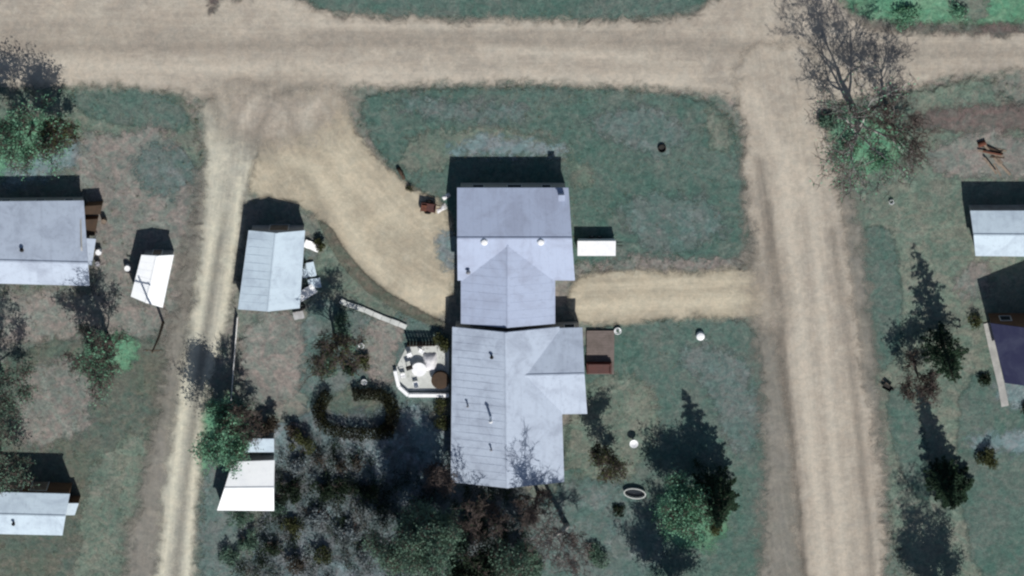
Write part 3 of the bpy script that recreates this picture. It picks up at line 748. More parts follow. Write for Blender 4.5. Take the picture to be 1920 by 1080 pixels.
# --- white shed on the west block
ws = thing('shed', 'small bright white tin shed beside the leaning pole, west of the alley', 'shed', P(286, 520, 0))
WS = gable(ws, [(265, 478), (326, 478), (305, 577), (245, 556)], 'y', 2.3, 2.6, M['roof_white'], M['wall_tin'], inset=.2, ribs='white')
wall_panel(ws, WS['I'][0], WS['I'][1], .3, .6, .02, 1.9, M['wood'], 'door')
# --- yard shed by the alley
ys = thing('shed', 'pale ridged shed between the alley and the yard driveway, debris along its east side', 'shed', P(510, 500, 0))
YS = gable(ys, [(466, 432), (572, 432), (562, 578), (446, 580)], 'y', 2.6, 3.5, M['roof_icy'], M['wall_tin'], inset=.25)
wall_panel(ys, YS['I'][0], YS['I'][1], .35, .7, .02, 2.1, M['wood'], 'door')
# --- bottom left shed
bl = thing('barn', 'pale blue tin barn cut by the left edge at the bottom of the picture', 'barn', P(40, 960, 0))
BL = gable(bl, [(-60, 921), (131, 926), (117, 1004), (-60, 1000)], 'x', 3.7, 4.2, M['roof_icy'], M['wall_brown'], inset=.2)
for f0 in (.35, .6): wall_panel(bl, BL['I'][0], BL['I'][1], f0, f0 + .16, .02, 2.6, M['wood'], 'door')
pipe(bl, 26, 980, 4.0, .5, .14, M['black'])
flat_shed('lean_to', [(119, 943), (148, 943), (140, 966), (120, 966)], 2.3, M['roof_icy'], M['wall_brown'], 'small white lean-to roof at the east end of the tin barn', 'lean-to')
# --- sheds at the bottom of the alley
flat_shed('shed', [(468, 822), (514, 822), (514, 848), (460, 848)], 2.0, M['roof_icy'], M['wall_tin'], 'narrow pale shed roof just north of the white garden shed')
gs = thing('shed', 'bright white garden shed south of the narrow shed, beside the alley trees', 'shed', P(470, 910, 0))
GS = gable(gs, [(436, 866), (515, 863), (514, 958), (407, 957)], 'x', 2.2, 2.9, M['roof_white'], M['wall_tin'], inset=.2)
# --- right edge buildings
rs = thing('shed', 'pale blue-white shed cut by the right edge, north of the navy house', 'shed', P(1900, 440, 0))
RS = gable(rs, [(1819, 395), (2010, 395), (2010, 482), (1829, 480)], 'x', 2.85, 3.5, M['roof_icy'], M['wall_tin'], inset=.2)
rh = thing('house', 'tall house with dark navy roof cut by the right edge', 'house', P(1960, 660, 0))
RH = gable(rh, [(1857, 606), (2060, 606), (2075, 718), (1884, 718)], 'y', 4.2, 6.6, M['roof_navy'], M['wall_brown'], inset=.3, ribs='wood_dark')
wall_panel(rh, RH['I'][0], RH['I'][1], .1, .2, 1.2, 2.6, M['glass'], 'window')
wall_panel(rh, RH['I'][3], RH['I'][0], .4, .6, 1.2, 2.6, M['glass'], 'window')
strip('side_walk', [(1850, 604), (1858, 640), (1867, 680), (1877, 722), (1884, 760)], .8, M['concrete'], LAYER[0] + .004, .05, kind='structure')

# ------------------------------------------------------------------ trees
# upper right spreading bare tree
tree(1612, 232, 10.5, 6.2, 'big pale-limbed bare tree at the corner east of the road junction', leaf='leaf_green', n_leaf=1500, clump=1.0, bark='bark_pale', seed=11, limbs=8, depth=2, trunk_h=.16, lean=(-1.0, .6), fork=.5, r0=.42)
tree(1662, 226, 8.0, 4.0, 'smaller bare brown tree just east of the big pale-limbed corner tree', leaf=None, n_leaf=0, bark='bark', seed=12, limbs=6, depth=2, trunk_h=.2, lean=(.6, .4))
tree(62, 236, 6.6, 3.5, 'leafy green tree at the top left corner lot with brown bare top', n_leaf=4200, leaf='leaf_green', clump=.9, seed=13, limbs=8)
tree(116, 230, 4.8, 2.2, 'small brown-leaved tree right of the green top left tree', n_leaf=1600, leaf='leaf_olive', clump=.7, seed=14, limbs=6)
tree(206, 640, 8.0, 3.4, 'brown bare tree below the white shed with green undergrowth', n_leaf=1400, leaf='leaf_green', clump=.9, seed=15, limbs=7, bark='bark')
tree(176, 640, 5.0, 2.2, 'thin bare tree left of the brown tree below the white shed', n_leaf=300, leaf='leaf_teal', clump=.7, seed=16, limbs=5)
tree(5, 700, 8.5, 3.6, 'dark tree cut by the left edge above the tin barn', n_leaf=3800, leaf='leaf_teal', clump=.9, seed=17, limbs=8)
tree(2, 850, 7.0, 3.2, 'green bushy tree at the left edge beside the barn shadow', n_leaf=3500, leaf='leaf_teal', clump=.9, seed=18, limbs=7)
tree(428, 790, 7.2, 3.1, 'bright green leafy tree leaning over the alley', n_leaf=7500, leaf='leaf_green', clump=.85, seed=19, limbs=8)
tree(452, 765, 6.6, 2.2, 'dark bare tree behind the bright green alley tree', n_leaf=500, leaf='leaf_dark', clump=.8, seed=20, limbs=7)
tree(628, 628, 6.5, 2.8, 'slim dark leaning tree at the west end of the garden walk', n_leaf=1000, leaf='leaf_olive', clump=.6, seed=21, limbs=6, lean=(.5, -.4))
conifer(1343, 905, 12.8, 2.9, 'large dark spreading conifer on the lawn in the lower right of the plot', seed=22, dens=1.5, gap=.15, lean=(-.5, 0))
tree(1284, 922, 5.2, 4.2, 'broad bright green tree low beside the large lawn conifer', n_leaf=9000, leaf='leaf_green', clump=.95, seed=23, limbs=9, depth=2)
tree(808, 968, 11.8, 3.3, 'large grey-green tree shading the ground west of the house end', n_leaf=16000, leaf='leaf_teal', clump=1.1, seed=24, limbs=12, trunk_h=.3)
tree(752, 985, 8.0, 3.2, 'dark brushy tree left of the large grey-green tree', n_leaf=7000, leaf='leaf_teal', clump=.9, seed=25, limbs=9)
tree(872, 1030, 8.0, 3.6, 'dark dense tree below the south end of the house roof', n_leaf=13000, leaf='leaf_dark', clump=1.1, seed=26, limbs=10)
tree(948, 1020, 7.2, 3.0, 'olive tree below the south-east corner of the house roof', n_leaf=8000, leaf='leaf_teal', clump=1.0, seed=27, limbs=9)
tree(905, 945, 6.5, 2.6, 'bare twiggy tree in front of the south end of the house roof', n_leaf=300, leaf='leaf_dark', seed=46, limbs=7)
tree(1064, 985, 10.0, 3.4, 'tall bare tree whose pale trunk curves up beside the house end', n_leaf=0, leaf=None, bark='bark_pale', seed=28, limbs=7, lean=(-1.6, 1.2), trunk_h=.4)
tree(1010, 925, 7.2, 2.2, 'small bare tree casting twigs over the house roof', n_leaf=0, leaf=None, seed=29, limbs=6, lean=(-.4, .3))
tree(1136, 842, 5.0, 2.0, 'small olive-brown tree on the lawn below the east porch', n_leaf=1500, leaf='leaf_olive', clump=.6, seed=30, limbs=6)
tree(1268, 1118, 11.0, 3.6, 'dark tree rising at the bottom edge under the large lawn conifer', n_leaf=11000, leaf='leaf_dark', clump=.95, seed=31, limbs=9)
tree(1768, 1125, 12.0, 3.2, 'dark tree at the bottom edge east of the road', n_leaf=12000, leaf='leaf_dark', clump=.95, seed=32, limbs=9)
conifer(1766, 640, 13.0, 2.5, 'tall sparse conifer between the road and the navy house', seed=41, lean=(-.2, 0), dens=1.1, gap=.45)
tree(1716, 690, 5.5, 2.2, 'low brown shrubby tree left of the tall sparse conifer', n_leaf=900, leaf='leaf_brown', clump=.8, seed=42, limbs=6)
conifer(1765, 880, 11.4, 2.1, 'dense narrow conifer south-east of the road, nearer the bottom', seed=43, dens=1.5)
conifer(1783, 905, 6.0, 2.3, 'short broad dark conifer touching the foot of the dense narrow one', seed=45, dens=2.2)
tree(826, 870, 5.5, 2.0, 'bare twiggy tree at the south-west corner of the house', n_leaf=0, leaf=None, seed=44, limbs=6)

# bushes
bl_ = [
 (500, 790, 1.5, 2.2, 'leaf_brown', 900, 'round dark red-brown bush north of the narrow shed'),
 (566, 822, 1.5, 1.8, 'leaf_olive', 800, 'dark olive bush right of the round red-brown bush'),
 (548, 800, .8, 1.3, 'leaf_brown', 200, 'small brown bush between the garden soil and the olive bush'),
 (545, 912, 1.7, 1.9, 'leaf_dark', 900, 'black-green bush right of the white garden shed'),
 (608, 912, 1.3, 1.7, 'leaf_dark', 700, 'first dark bush in the row below the brush, left of a wider one'),
 (646, 915, 1.7, 1.7, 'leaf_dark', 900, 'wide dark bush in the middle of the row below the brush'),
 (692, 920, 1.2, 1.6, 'leaf_dark', 500, 'dark bush at the right end of the row, by the tree shade'),
 (548, 982, 1.3, 1.3, 'leaf_olive', 600, 'olive bush in the lower left brush'),
 (512, 1020, 1.2, 1.6, 'leaf_dark', 400, 'thin dark bush below the white garden shed'),
 (556, 1050, 1.3, 1.8, 'leaf_brown', 450, 'brown bush near the bottom edge, left part of the brush'),
 (615, 1040, 1.4, 1.8, 'leaf_olive', 500, 'dark slanting bush in the lower brush'),
 (600, 965, 1.6, 1.4, 'leaf_grey', 900, 'pale grey bush in the centre of the lower brush'),
 (655, 990, 1.6, 1.4, 'leaf_grey', 900, 'pale grey bush left of the dark brushy tree'),
 (690, 1030, 1.6, 1.2, 'leaf_grey', 800, 'pale grey bush below the dark brushy tree'),
 (520, 945, 1.1, 1.3, 'leaf_teal', 500, 'green bush touching the corner of the white garden shed'),
 (470, 1010, 1.4, 1.3, 'leaf_teal', 600, 'green bush south of the white garden shed'),
 (430, 1040, 1.5, 1.2, 'leaf_teal', 600, 'low green bush by the alley near the bottom edge'),
 (600, 860, 1.0, 1.5, 'leaf_brown', 110, 'thin brown bush left of centre in the upper brush'),
 (640, 870, 1.0, 1.6, 'leaf_brown', 110, 'thin brown bush in the middle of the upper brush'),
 (672, 866, 1.1, 1.7, 'leaf_brown', 110, 'brown bush at the right end of the upper brush'),
 (560, 870, 1.0, 1.4, 'leaf_grey', 350, 'grey bush under the olive bush'),
 (830, 790, .9, 1.4, 'leaf_olive', 420, 'dark bush against the west wall of the house, lower one'),
 (828, 758, .8, 1.2, 'leaf_olive', 300, 'olive bush below the white patio wall'),
 (600, 458, .7, 1.1, 'leaf_olive', 320, 'single round olive bush east of the yard shed'),
 (682, 672, 1.0, 1.0, 'leaf_olive', 350, 'round brown-green bush west of the white patio'),
 (650, 640, 1.5, 1.3, 'leaf_teal', 700, 'loose green shrub south of the garden walk'),
 (617, 680, 1.4, 1.2, 'leaf_teal', 600, 'loose green shrub at the edge of the bare garden soil'),
 (655, 690, 1.0, 1.0, 'leaf_dark', 350, 'small dark shrub between the loose green shrubs'),
 (640, 598, 1.1, 1.2, 'leaf_teal', 450, 'green shrub under the slim leaning tree'),
 (830, 638, 1.0, 1.7, 'leaf_olive', 600, 'dark round shrub at the north-east corner of the patio'),
 (1852, 855, 1.4, 1.5, 'leaf_olive', 700, 'olive-brown bush alone right of the dense conifer'),
 (1846, 710, .7, .8, 'leaf_dark', 300, 'small round dark bush beside the side walk'),
 (1925, 760, .8, 1.0, 'leaf_dark', 300, 'dark bush at the right edge below the navy house'),
 (1830, 600, 1.0, 1.2, 'leaf_olive', 250, 'small green bush right of the tall sparse conifer'),
 (1780, 900, 1.0, 1.2, 'leaf_dark', 350, 'dark shrub at the foot of the dense narrow conifer'),
 (1340, 985, 1.0, 1.2, 'leaf_olive', 350, 'olive shrub south of the broad bright green lawn tree'),
 (1160, 955, .8, .7, 'leaf_dark', 260, 'small dark shrub below the pale-rimmed trough'),
 (1545, 222, 1.3, 1.2, 'leaf_teal', 500, 'dark green shrub at the west foot of the corner tree'),
 (1650, 300, 1.2, 1.0, 'leaf_green', 500, 'bright green shrub south of the corner tree'),
 (1590, 275, 1.6, 1.2, 'leaf_green', 900, 'broad bright green shrub below the big corner tree'),
 (770, 1045, 1.8, 1.6, 'leaf_grey', 900, 'pale grey-green shrub near the bottom edge under the large tree'),
 (850, 1060, 1.8, 1.5, 'leaf_teal', 1000, 'green shrub at the bottom edge, left of the olive tree'),
 (1000, 1060, 1.7, 1.4, 'leaf_teal', 900, 'green shrub at the bottom edge beside the curved pale trunk'),
 (1120, 1040, 1.6, 1.1, 'leaf_teal', 700, 'low green shrub at the bottom of the south lawn'),
 (720, 800, .7, 1.1, 'leaf_olive', 260, 'small bush at the east end of the hedge'),
 (452, 966, 1.3, 1.8, 'leaf_teal', 700, 'leafy bush overlapping the south edge of the white garden shed'),
 (1800, 20, 1.0, .8, 'leaf_green', 320, 'small green shrub on the verge at the top edge, right'),
 (1700, 30, 1.4, .9, 'leaf_green', 600, 'green shrub on the verge at the top edge above the ditch'),
]
for i, (x, y, r, h, mt, n, lab) in enumerate(bl_):
    bush(x, y, r * 1.15, h * 1.1, lab, mt, int(n * 1.6), .24, seed=100 + i, twig='twig' if mt != 'leaf_grey' else 'twig_red')
# clipped hedges
def hedge(line, wd, h, label, seed):
    nr = np.random.default_rng(seed); rg = random.Random(seed)
    pts = chaikin([P2(*p) for p in line], 2, False); c = Vector((pts[0][0], pts[0][1], 0)); t = thing('hedge', label, 'hedge', c)
    C = []; L = 0; mb = MB()
    for a_, b_ in zip(pts, pts[1:]):
        l = math.hypot(b_[0] - a_[0], b_[1] - a_[1]); n = int(l * 420)
        s = nr.uniform(0, 1, n); dx, dy = (b_[0] - a_[0]) / l, (b_[1] - a_[1]) / l; o_ = nr.uniform(-1, 1, n) * wd / 2 * nr.uniform(.8, 1.15, n)
        z = nr.uniform(.08, 1, n) ** .5 * h * nr.uniform(.85, 1.1, n)
        C.append(np.stack([a_[0] + (b_[0] - a_[0]) * s - dy * o_ - c.x, a_[1] + (b_[1] - a_[1]) * s + dx * o_ - c.y, z], 1))
        for k in range(max(1, int(l * 3))):
            f_ = rg.random(); bx_ = a_[0] + (b_[0] - a_[0]) * f_ - c.x; by_ = a_[1] + (b_[1] - a_[1]) * f_ - c.y
            mb.tube([(bx_, by_, 0), (bx_ + rg.gauss(0, .15), by_ + rg.gauss(0, .15), h * .85)], [.02, .01], 4, False)
    C = np.concatenate(C); V, F = quads_mesh(C, .2, nr)
    setp(mb.build('stems', M['twig'], t), kind='stuff'); setp(np_obj('foliage', V, F, M['leaf_hedge'], t), kind='stuff')
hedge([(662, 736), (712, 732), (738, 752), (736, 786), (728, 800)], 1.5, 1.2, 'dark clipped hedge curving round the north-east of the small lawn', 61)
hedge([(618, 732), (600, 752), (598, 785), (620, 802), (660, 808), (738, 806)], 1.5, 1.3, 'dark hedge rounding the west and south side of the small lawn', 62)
# undergrowth of the brushy south yard: thickets of stems and leaves past counting
def undergrowth(poly, count, mat, seed, k=90, h=1.3):
    nr = np.random.default_rng(seed); W = [P2(*p) for p in poly]; xs = [p[0] for p in W]; ys = [p[1] for p in W]; Cs = []; c = 0
    while c < count:
        x, y = nr.uniform(min(xs), max(xs)), nr.uniform(min(ys), max(ys))
        if not inside(np.array([x]), np.array([y]), W)[0]: continue
        c += 1; hh = h * nr.uniform(.4, 1.3); sx, sy = nr.uniform(.2, .5), nr.uniform(.35, 1.1)
        Cs.append(np.stack([x + nr.normal(0, sx, k) , y + nr.normal(0, sy, k), nr.uniform(.05, 1, k) * hh], 1))
    V, F = quads_mesh(np.concatenate(Cs), .22, nr, .5)
    setp(np_obj('undergrowth', V, F, M[mat]), {'leaf_dark': ('dark thicket patches' if seed == 81 else 'dark band of thicket along the house end'), 'leaf_grey': 'pale grey brush patches', 'leaf_brown': 'brown dry brush patches'}[mat] + ' in the brushy yard south-west of the house', 'undergrowth', None, 'stuff')
BR = [(525, 835), (700, 820), (705, 900), (850, 1000), (1000, 1010), (1000, 1100), (440, 1100), (450, 985), (522, 960)]
undergrowth(BR, 120, 'leaf_dark', 81, k=110, h=.9); undergrowth([(525, 885), (850, 895), (1000, 925), (1000, 1010), (820, 1010), (700, 955), (525, 950)], 90, 'leaf_dark', 84, k=110, h=1.2); undergrowth(BR, 190, 'leaf_grey', 82, k=60, h=.6); undergrowth(BR, 26, 'leaf_brown', 83)
# weeds: low tufts over the rough ground, past counting
nr = np.random.default_rng(5); n = 5200
bx = nr.uniform(-30, 1960, n); by = nr.uniform(160, 1110, n)
keep = []
bad = [[(P2(*p)) for p in poly] for poly in ([(370, 150), (540, 150), (620, 430), (850, 610), (850, 350), (640, 150)], [(430, 400), (360, 1140), (282, 1140), (370, 400)], [(1375, 150), (1545, 150), (1670, 1140), (1500, 1140)], [(845, 340), (1110, 340), (1110, 910), (845, 910)], [(1060, 505), (1440, 505), (1440, 600), (1060, 600)], [(440, 420), (600, 420), (570, 780), (440, 780)])]
XY = np.array([P2(x, y) for x, y in zip(bx, by)]); okm = np.ones(n, bool)
for b_ in bad: okm &= ~inside(XY[:, 0], XY[:, 1], b_)
XY = XY[okm]
Cs = []
for (x, y) in XY:
    s = rnd.choice([.12, .2, .3]); k = 7
    Cs.append(np.stack([x + nr.normal(0, s, k), y + nr.normal(0, s, k), nr.uniform(.04, .22, k)], 1))
edges = [[(330, 166), (380, 200), (388, 330), (352, 700), (300, 1100)], [(0, 166), (190, 160), (320, 168)], [(672, 200), (690, 262), (760, 350), (845, 385)], [(700, 168), (1020, 158), (1290, 174)], [(1375, 210), (1395, 330), (1418, 490)],
         [(1085, 500), (1250, 497), (1410, 492)], [(1090, 606), (1250, 594), (1430, 596)], [(1450, 620), (1480, 900), (1500, 1080)], [(1560, 300), (1600, 500), (1650, 800), (1672, 1080)], [(640, 30), (900, 38), (1240, 36)], [(1640, 52), (1920, 54)], [(1700, 170), (1920, 140)],
         [(610, 420), (660, 500), (740, 565), (835, 612)], [(470, 310), (450, 420), (440, 560), (372, 780), (372, 1000)], [(846, 620), (844, 905)], [(1100, 780), (1062, 800), (1060, 900)], [(1070, 360), (1082, 500)], [(0, 545), (170, 545)]]
for ln in edges:
    w2 = chaikin([P2(*p) for p in ln], 2, False)
    for a_, b_ in zip(w2, w2[1:]):
        l = math.hypot(b_[0] - a_[0], b_[1] - a_[1])
        for q in range(int(l * 3.5)):
            f_ = rnd.random(); x = a_[0] + (b_[0] - a_[0]) * f_ + rnd.gauss(0, .55); y = a_[1] + (b_[1] - a_[1]) * f_ + rnd.gauss(0, .55); k = rnd.choice([5, 9, 16])
            Cs.append(np.stack([x + nr.normal(0, .16, k), y + nr.normal(0, .16, k), nr.uniform(.03, .2, k)], 1))
Cs = np.concatenate(Cs); V, F = quads_mesh(Cs, .16, nr, .4, .3)
o = np_obj('weeds', V, F, M['weed']); setp(o, 'low scattered weeds and grass tufts over the yards', 'weeds', None, 'stuff')

# ------------------------------------------------------------------ smaller things
def at(px, py): 
    p = P(px, py, 0); p.z = LAYER[0] if False else 0; return p
# utility pole
up = thing('utility_pole', 'leaning wooden utility pole with crossarm beside the white shed', 'utility pole', at(306, 604))
mb = MB(); mb.tube([(0, 0, -.1), (0, 0, 4.5), (-.3, -.15, 9.2)], [.17, .14, .10], 10); mb.build('pole', M['wood_pole'], up, True)
mb = MB(); mb.box(-1.35, .75, -.2, -.09, 8.5, 8.62); mb.build('crossarm', M['wood_pole'], up)
for x in (-1.2, -.7, .6):
    mb = MB(); mb.lathe([(0, 0), (.04, 0), (.06, .08), (.03, .16), (0, .16)], (x, -.145, 8.622), 8); mb.build('insulator', M['concrete'], up, True)
# white trailer east of the garage
tr = thing('trailer', 'white box trailer parked on the lawn against the east end of the garage', 'trailer', P(1118, 458, 0))
mb = MB(); mb.box(-2.1, 2.1, -.85, .85, .45, 1.35); mb.build('body', M['white'], tr, bevel=.06)
mb = MB(); mb.box(-2.16, 2.16, -.9, .9, 1.352, 1.42); mb.build('roof', M['white'], tr, bevel=.03)
mb = MB(); mb.box(-2.0, 2.0, -.5, -.4, .3, .448); mb.box(-2.0, 2.0, .4, .5, .3, .448); mb.build('chassis', M['black'], tr)
for sx in (-.5, .35):
    for sy in (-1, 1):
        mb = MB(); mb.tube([(sx, sy * .87, .3), (sx, sy * 1.03, .3)], [.3, .3], 16); wh = mb.build('wheel', M['black'], tr)
        mb = MB(); mb.tube([(sx, sy * 1.031, .3), (sx, sy * 1.045, .3)], [.16, .16], 12); mb.build('rim', M['metal'], wh)
mb = MB(); mb.tube([(2.1, 0, .38), (3.0, 0, .38)], [.05, .05], 6); mb.build('drawbar', M['black'], tr)
mb = MB(); mb.box(-.35, .35, -1.05, -.852, .35, .8); mb.build('step_box', M['wood_dark'], tr)
# porch deck east of the house
pd = thing('porch', 'brown plank porch with pale concrete rim at the east wing of the house', 'porch', P(1125, 665, 0))
W_ = [P(1100, 618, .0), P(1152, 618, 0), P(1152, 700, 0), P(1100, 700, 0)]
x0, x1 = W_[0].x - pd.location.x, W_[1].x - pd.location.x; y1, y0 = W_[0].y - pd.location.y, W_[2].y - pd.location.y
k = 18
bm0 = MB(); bw = (y1 - y0) / k; bm0.box(x0, x1, -bw / 2 + .008, bw / 2 - .008, .30, .34); b0 = bm0.build('deck_board', M['deck'], pd)
b0.location = (0, y0 + bw / 2, 0)
for i in range(1, k):
    c_ = b0.copy(); col.objects.link(c_); c_.parent = pd; c_.location = (rnd.uniform(-.01, .01), y0 + bw * (i + .5), rnd.uniform(-.004, .004))
mb = MB(); mb.box(x0 + .05, x1 - .05, y0 + .05, y1 - .05, .0, .288); mb.build('deck_frame', M['wood_dark'], pd)
mb = MB(); mb.box(x1 + .004, x1 + .75, y0 - .7, y1 + .1, 0, .1); mb.box(x0, x1 + .002, y0 - .7, y0 - .004, 0, .096); mb.build('rim_path', M['concrete_pale'], pd)
mb = MB(); mb.box(x0 + .1, x1 - .35, y0 + .15, y0 + 2.1, .345, .8)
sf = mb.build('sofa_placeholder', M['red_dark'], pd); bpy.data.objects.remove(sf)
so = thing('patio_sofa', 'dark red covered sofa on the south end of the brown porch', 'sofa', pd.location + Vector((0, 0, .345)))
mb = MB(); mb.box(x0 + .15, x1 - .5, y0 + .25, y0 + 1.3, 0.05, .42); mb.build('seat', M['red_dark'], so, bevel=.05)
mb = MB(); mb.box(x0 + .15, x1 - .5, y0 + 1.302, y0 + 1.6, 0.05, .85); mb.build('backrest', M['red_dark'], so, bevel=.05)
for xa, xb in ((x0 + .0, x0 + .148), (x1 - .498, x1 - .3)):
    mb = MB(); mb.box(xa, xb, y0 + .25, y0 + 1.6, 0, .6); mb.build('armrest', M['red_dark'], so, bevel=.04)
# small things on lawns
pl = thing('planter', 'white round planter by the north-east corner of the porch', 'planter', P(1158, 618, 0) + Vector((0, 0, .10)))
mb = MB(); mb.lathe([(0, 0), (.32, 0), (.42, .4), (.36, .4), (.34, .3), (0, .3)], (0, 0, 0), 18); mb.build('pot', M['white'], pl, True)
V, F = quads_mesh(np.random.default_rng(3).normal(0, .12, (90, 3)) + np.array([0, 0, .42]), .14, np.random.default_rng(4)); setp(np_obj('plant', V, F, M['leaf_teal'], pl), kind='stuff')
tk = thing('stock_tank', 'white well head with low dark shrub on the lawn south of the east drive', 'well head', at(1313, 628))
mb = MB(); mb.lathe([(0, 0), (.5, 0), (.5, .5), (.44, .62), (.2, .68), (0, .68)], (0, 0, 0), 20); mb.build('cap', M['white'], tk, True)
mb = MB(); mb.tube([(.55, -.25, 0), (.55, -.25, .5), (.75, -.35, .6)], [.05, .05, .04], 8); mb.build('tap_pipe', M['metal'], tk, True)
mb = MB(); mb.box(-.7, .7, -.6, .6, -.02, .03); mb.build('pad', M['concrete'], tk)
tk.name = 'well_head'
st = thing('burn_barrel', 'black round barrel standing alone on the north lawn', 'barrel', at(1241, 277))
mb = MB(); mb.lathe([(0, .1), (.40, .1), (.42, 0), (.45, 0), (.45, .2), (.47, .2), (.47, .24), (.45, .24), (.45, .4), (.42, .4), (.42, .15), (0, .15)], (0, 0, 0), 20); mb.build('drum', M['black'], st, True)
mb = MB(); mb.lathe([(.455, .28), (.48, .3), (.455, .32)], (0, 0, 0), 20); mb.build('hoop', M['rust'], st, True)
bb = thing('bird_bath', 'white bird bath on the lawn below the east porch', 'bird bath', at(1188, 826))
mb = MB(); mb.lathe([(0, 0), (.25, 0), (.22, .1), (.09, .2), (.09, .75), (.2, .85)], (0, 0, 0), 16); mb.build('pedestal', M['white'], bb, True)
mb = MB(); mb.lathe([(0, .84), (.25, .86), (.5, 1.0), (.5, 1.05), (.44, 1.03), (.2, .92), (0, .9)], (0, 0, 0), 20); mb.build('bowl', M['white'], bb, True)
tg = thing('feed_trough', 'oval dark trough with pale rim on the south lawn', 'trough', at(1190, 922), R(-8))
def oval(mb, prof, ax, ay, k=24):
    for (r0, z0), (r1, z1) in zip(prof, prof[1:]):
        vs = [((ax + r_) * math.cos(6.2832 * j / k), (ay + r_) * math.sin(6.2832 * j / k), z_) for r_, z_ in ((r0, z0), (r1, z1)) for j in range(k)]
        mb.add(vs, [(j, (j + 1) % k, k + (j + 1) % k, k + j) for j in range(k)])
mb = MB(); oval(mb, [(0, 0), (0, .55), (.07, .58), (.07, .62), (-.05, .62), (-.06, .1)], 1.25, .6); mb.build('rim', M['concrete_pale'], tg, True)
mb = MB(); mb.add([(1.2 * math.cos(6.2832 * j / 24), .55 * math.sin(6.2832 * j / 24), .2) for j in range(24)], [tuple(range(24))]); mb.build('water', M['glass'], tg)
wc = thing('wheelbarrow', 'dark wheelbarrow near the road east of the north-south road', 'wheelbarrow', at(1663, 722), R(-35))
mb = MB(); mb.add([(-.35, -.3, .3), (.35, -.22, .3), (.35, .22, .3), (-.35, .3, .3), (-.55, -.42, .65), (.6, -.34, .6), (.6, .34, .6), (-.55, .42, .65)], [(3, 2, 1, 0), (0, 1, 5, 4), (1, 2, 6, 5), (2, 3, 7, 6), (3, 0, 4, 7)]); mb.build('tray', M['black'], wc)
mb = MB(); mb.tube([(.75, -.06, .2), (.75, .06, .2)], [.2, .2], 14); mb.build('wheel', M['black'], wc)
for s in (-1, 1):
    mb = MB(); mb.tube([(.75, s * .08, .22), (-.5, s * .28, .32), (-1.1, s * .32, .6)], [.025, .025, .02], 6); mb.build('handle', M['wood'], wc)
    mb = MB(); mb.tube([(-.35, s * .25, .3), (-.4, s * .25, 0)], [.02, .02], 6); mb.build('leg', M['black'], wc)
wb = thing('bucket', 'small white bucket in the thin grass east of the road', 'bucket', at(1671, 377))
mb = MB(); mb.lathe([(0, 0), (.22, 0), (.28, .45), (.25, .45), (.2, .05), (0, .05)], (0, 0, 0), 16); mb.build('pail', M['white'], wb, True)
mb = MB(); mb.tube([(-.27, 0, .44), (-.2, .25, .5), (.2, .25, .5), (.27, 0, .44)], [.012] * 4, 5); mb.build('handle', M['metal'], wb)
# things north-west of the garage
lg = thing('log', 'short dark log lying on the lawn edge north-west of the garage', 'log', at(752, 324), R(-62))
mb = MB(); mb.tube([(-.75, 0, .22), (-.1, .05, .24), (.75, 0, .2)], [.24, .22, .17], 10); mb.build('trunk_piece', M['wood_dark'], lg, True)
mb = MB(); mb.tube([(.1, .05, .35), (.35, .3, .6)], [.06, .02], 6); mb.build('branch_stub', M['wood_dark'], lg, True)
bush(768, 350, .6, .7, 'small olive shrub at the end of the short log', 'leaf_olive', 260, .14, 71)
cd = thing('cart', 'dark red two-wheeled yard cart with a rusty rack by the garage corner', 'cart', at(805, 386), R(-8))
mb = MB(); mb.box(-.95, .75, -.55, .55, .5, .58); mb.box(-.95, -.88, -.55, .55, .582, 1.0); mb.box(.68, .75, -.55, .55, .582, .95); mb.box(-.88, .68, .48, .55, .582, .9); mb.build('bed', M['red_dark'], cd)
for s in (-1, 1):
    mb = MB(); mb.tube([(-.1, s * .6, .38), (-.1, s * .75, .38)], [.38, .38], 16); wq = mb.build('wheel', M['black'], cd)
    mb = MB(); mb.tube([(-.1, s * .752, .38), (-.1, s * .765, .38)], [.18, .18], 10); mb.build('rim', M['rust'], wq)
mb = MB(); mb.tube([(.75, 0, .54), (1.3, 0, .45)], [.04, .04], 6); mb.build('drawbar', M['rust'], cd)
mb = MB(); mb.box(-.9, -.3, -.4, .3, .585, .95); mb.build('crate', M['rust'], cd)
for (x, y, s, lab) in ((826, 392, .55, 'crumpled white sheet on the gravel beside the red cart'), (837, 368, .38, 'small white sack against the west side of the garage')):
    t = thing('tarp', lab, 'tarp', at(x, y), R(35)); mb = MB(); nn = 9
    vs = []; rg = random.Random(int(x))
    for i in range(nn):
        for j in range(nn):
            u, v = i / (nn - 1) * 2 - 1, j / (nn - 1) * 2 - 1
            ed = max(abs(u), abs(v)); vs.append((u * s * 1.5 + rg.gauss(0, .04), v * s * .7 + rg.gauss(0, .04), .03 + .3 * (1 - ed ** 2) * s * 1.6 + rg.uniform(0, .1) * (1 - ed)))
    mb.add(vs, [(i * nn + j, (i + 1) * nn + j, (i + 1) * nn + j + 1, i * nn + j + 1) for i in range(nn - 1) for j in range(nn - 1)]); mb.build('sheet', M['tarp'], t, True)
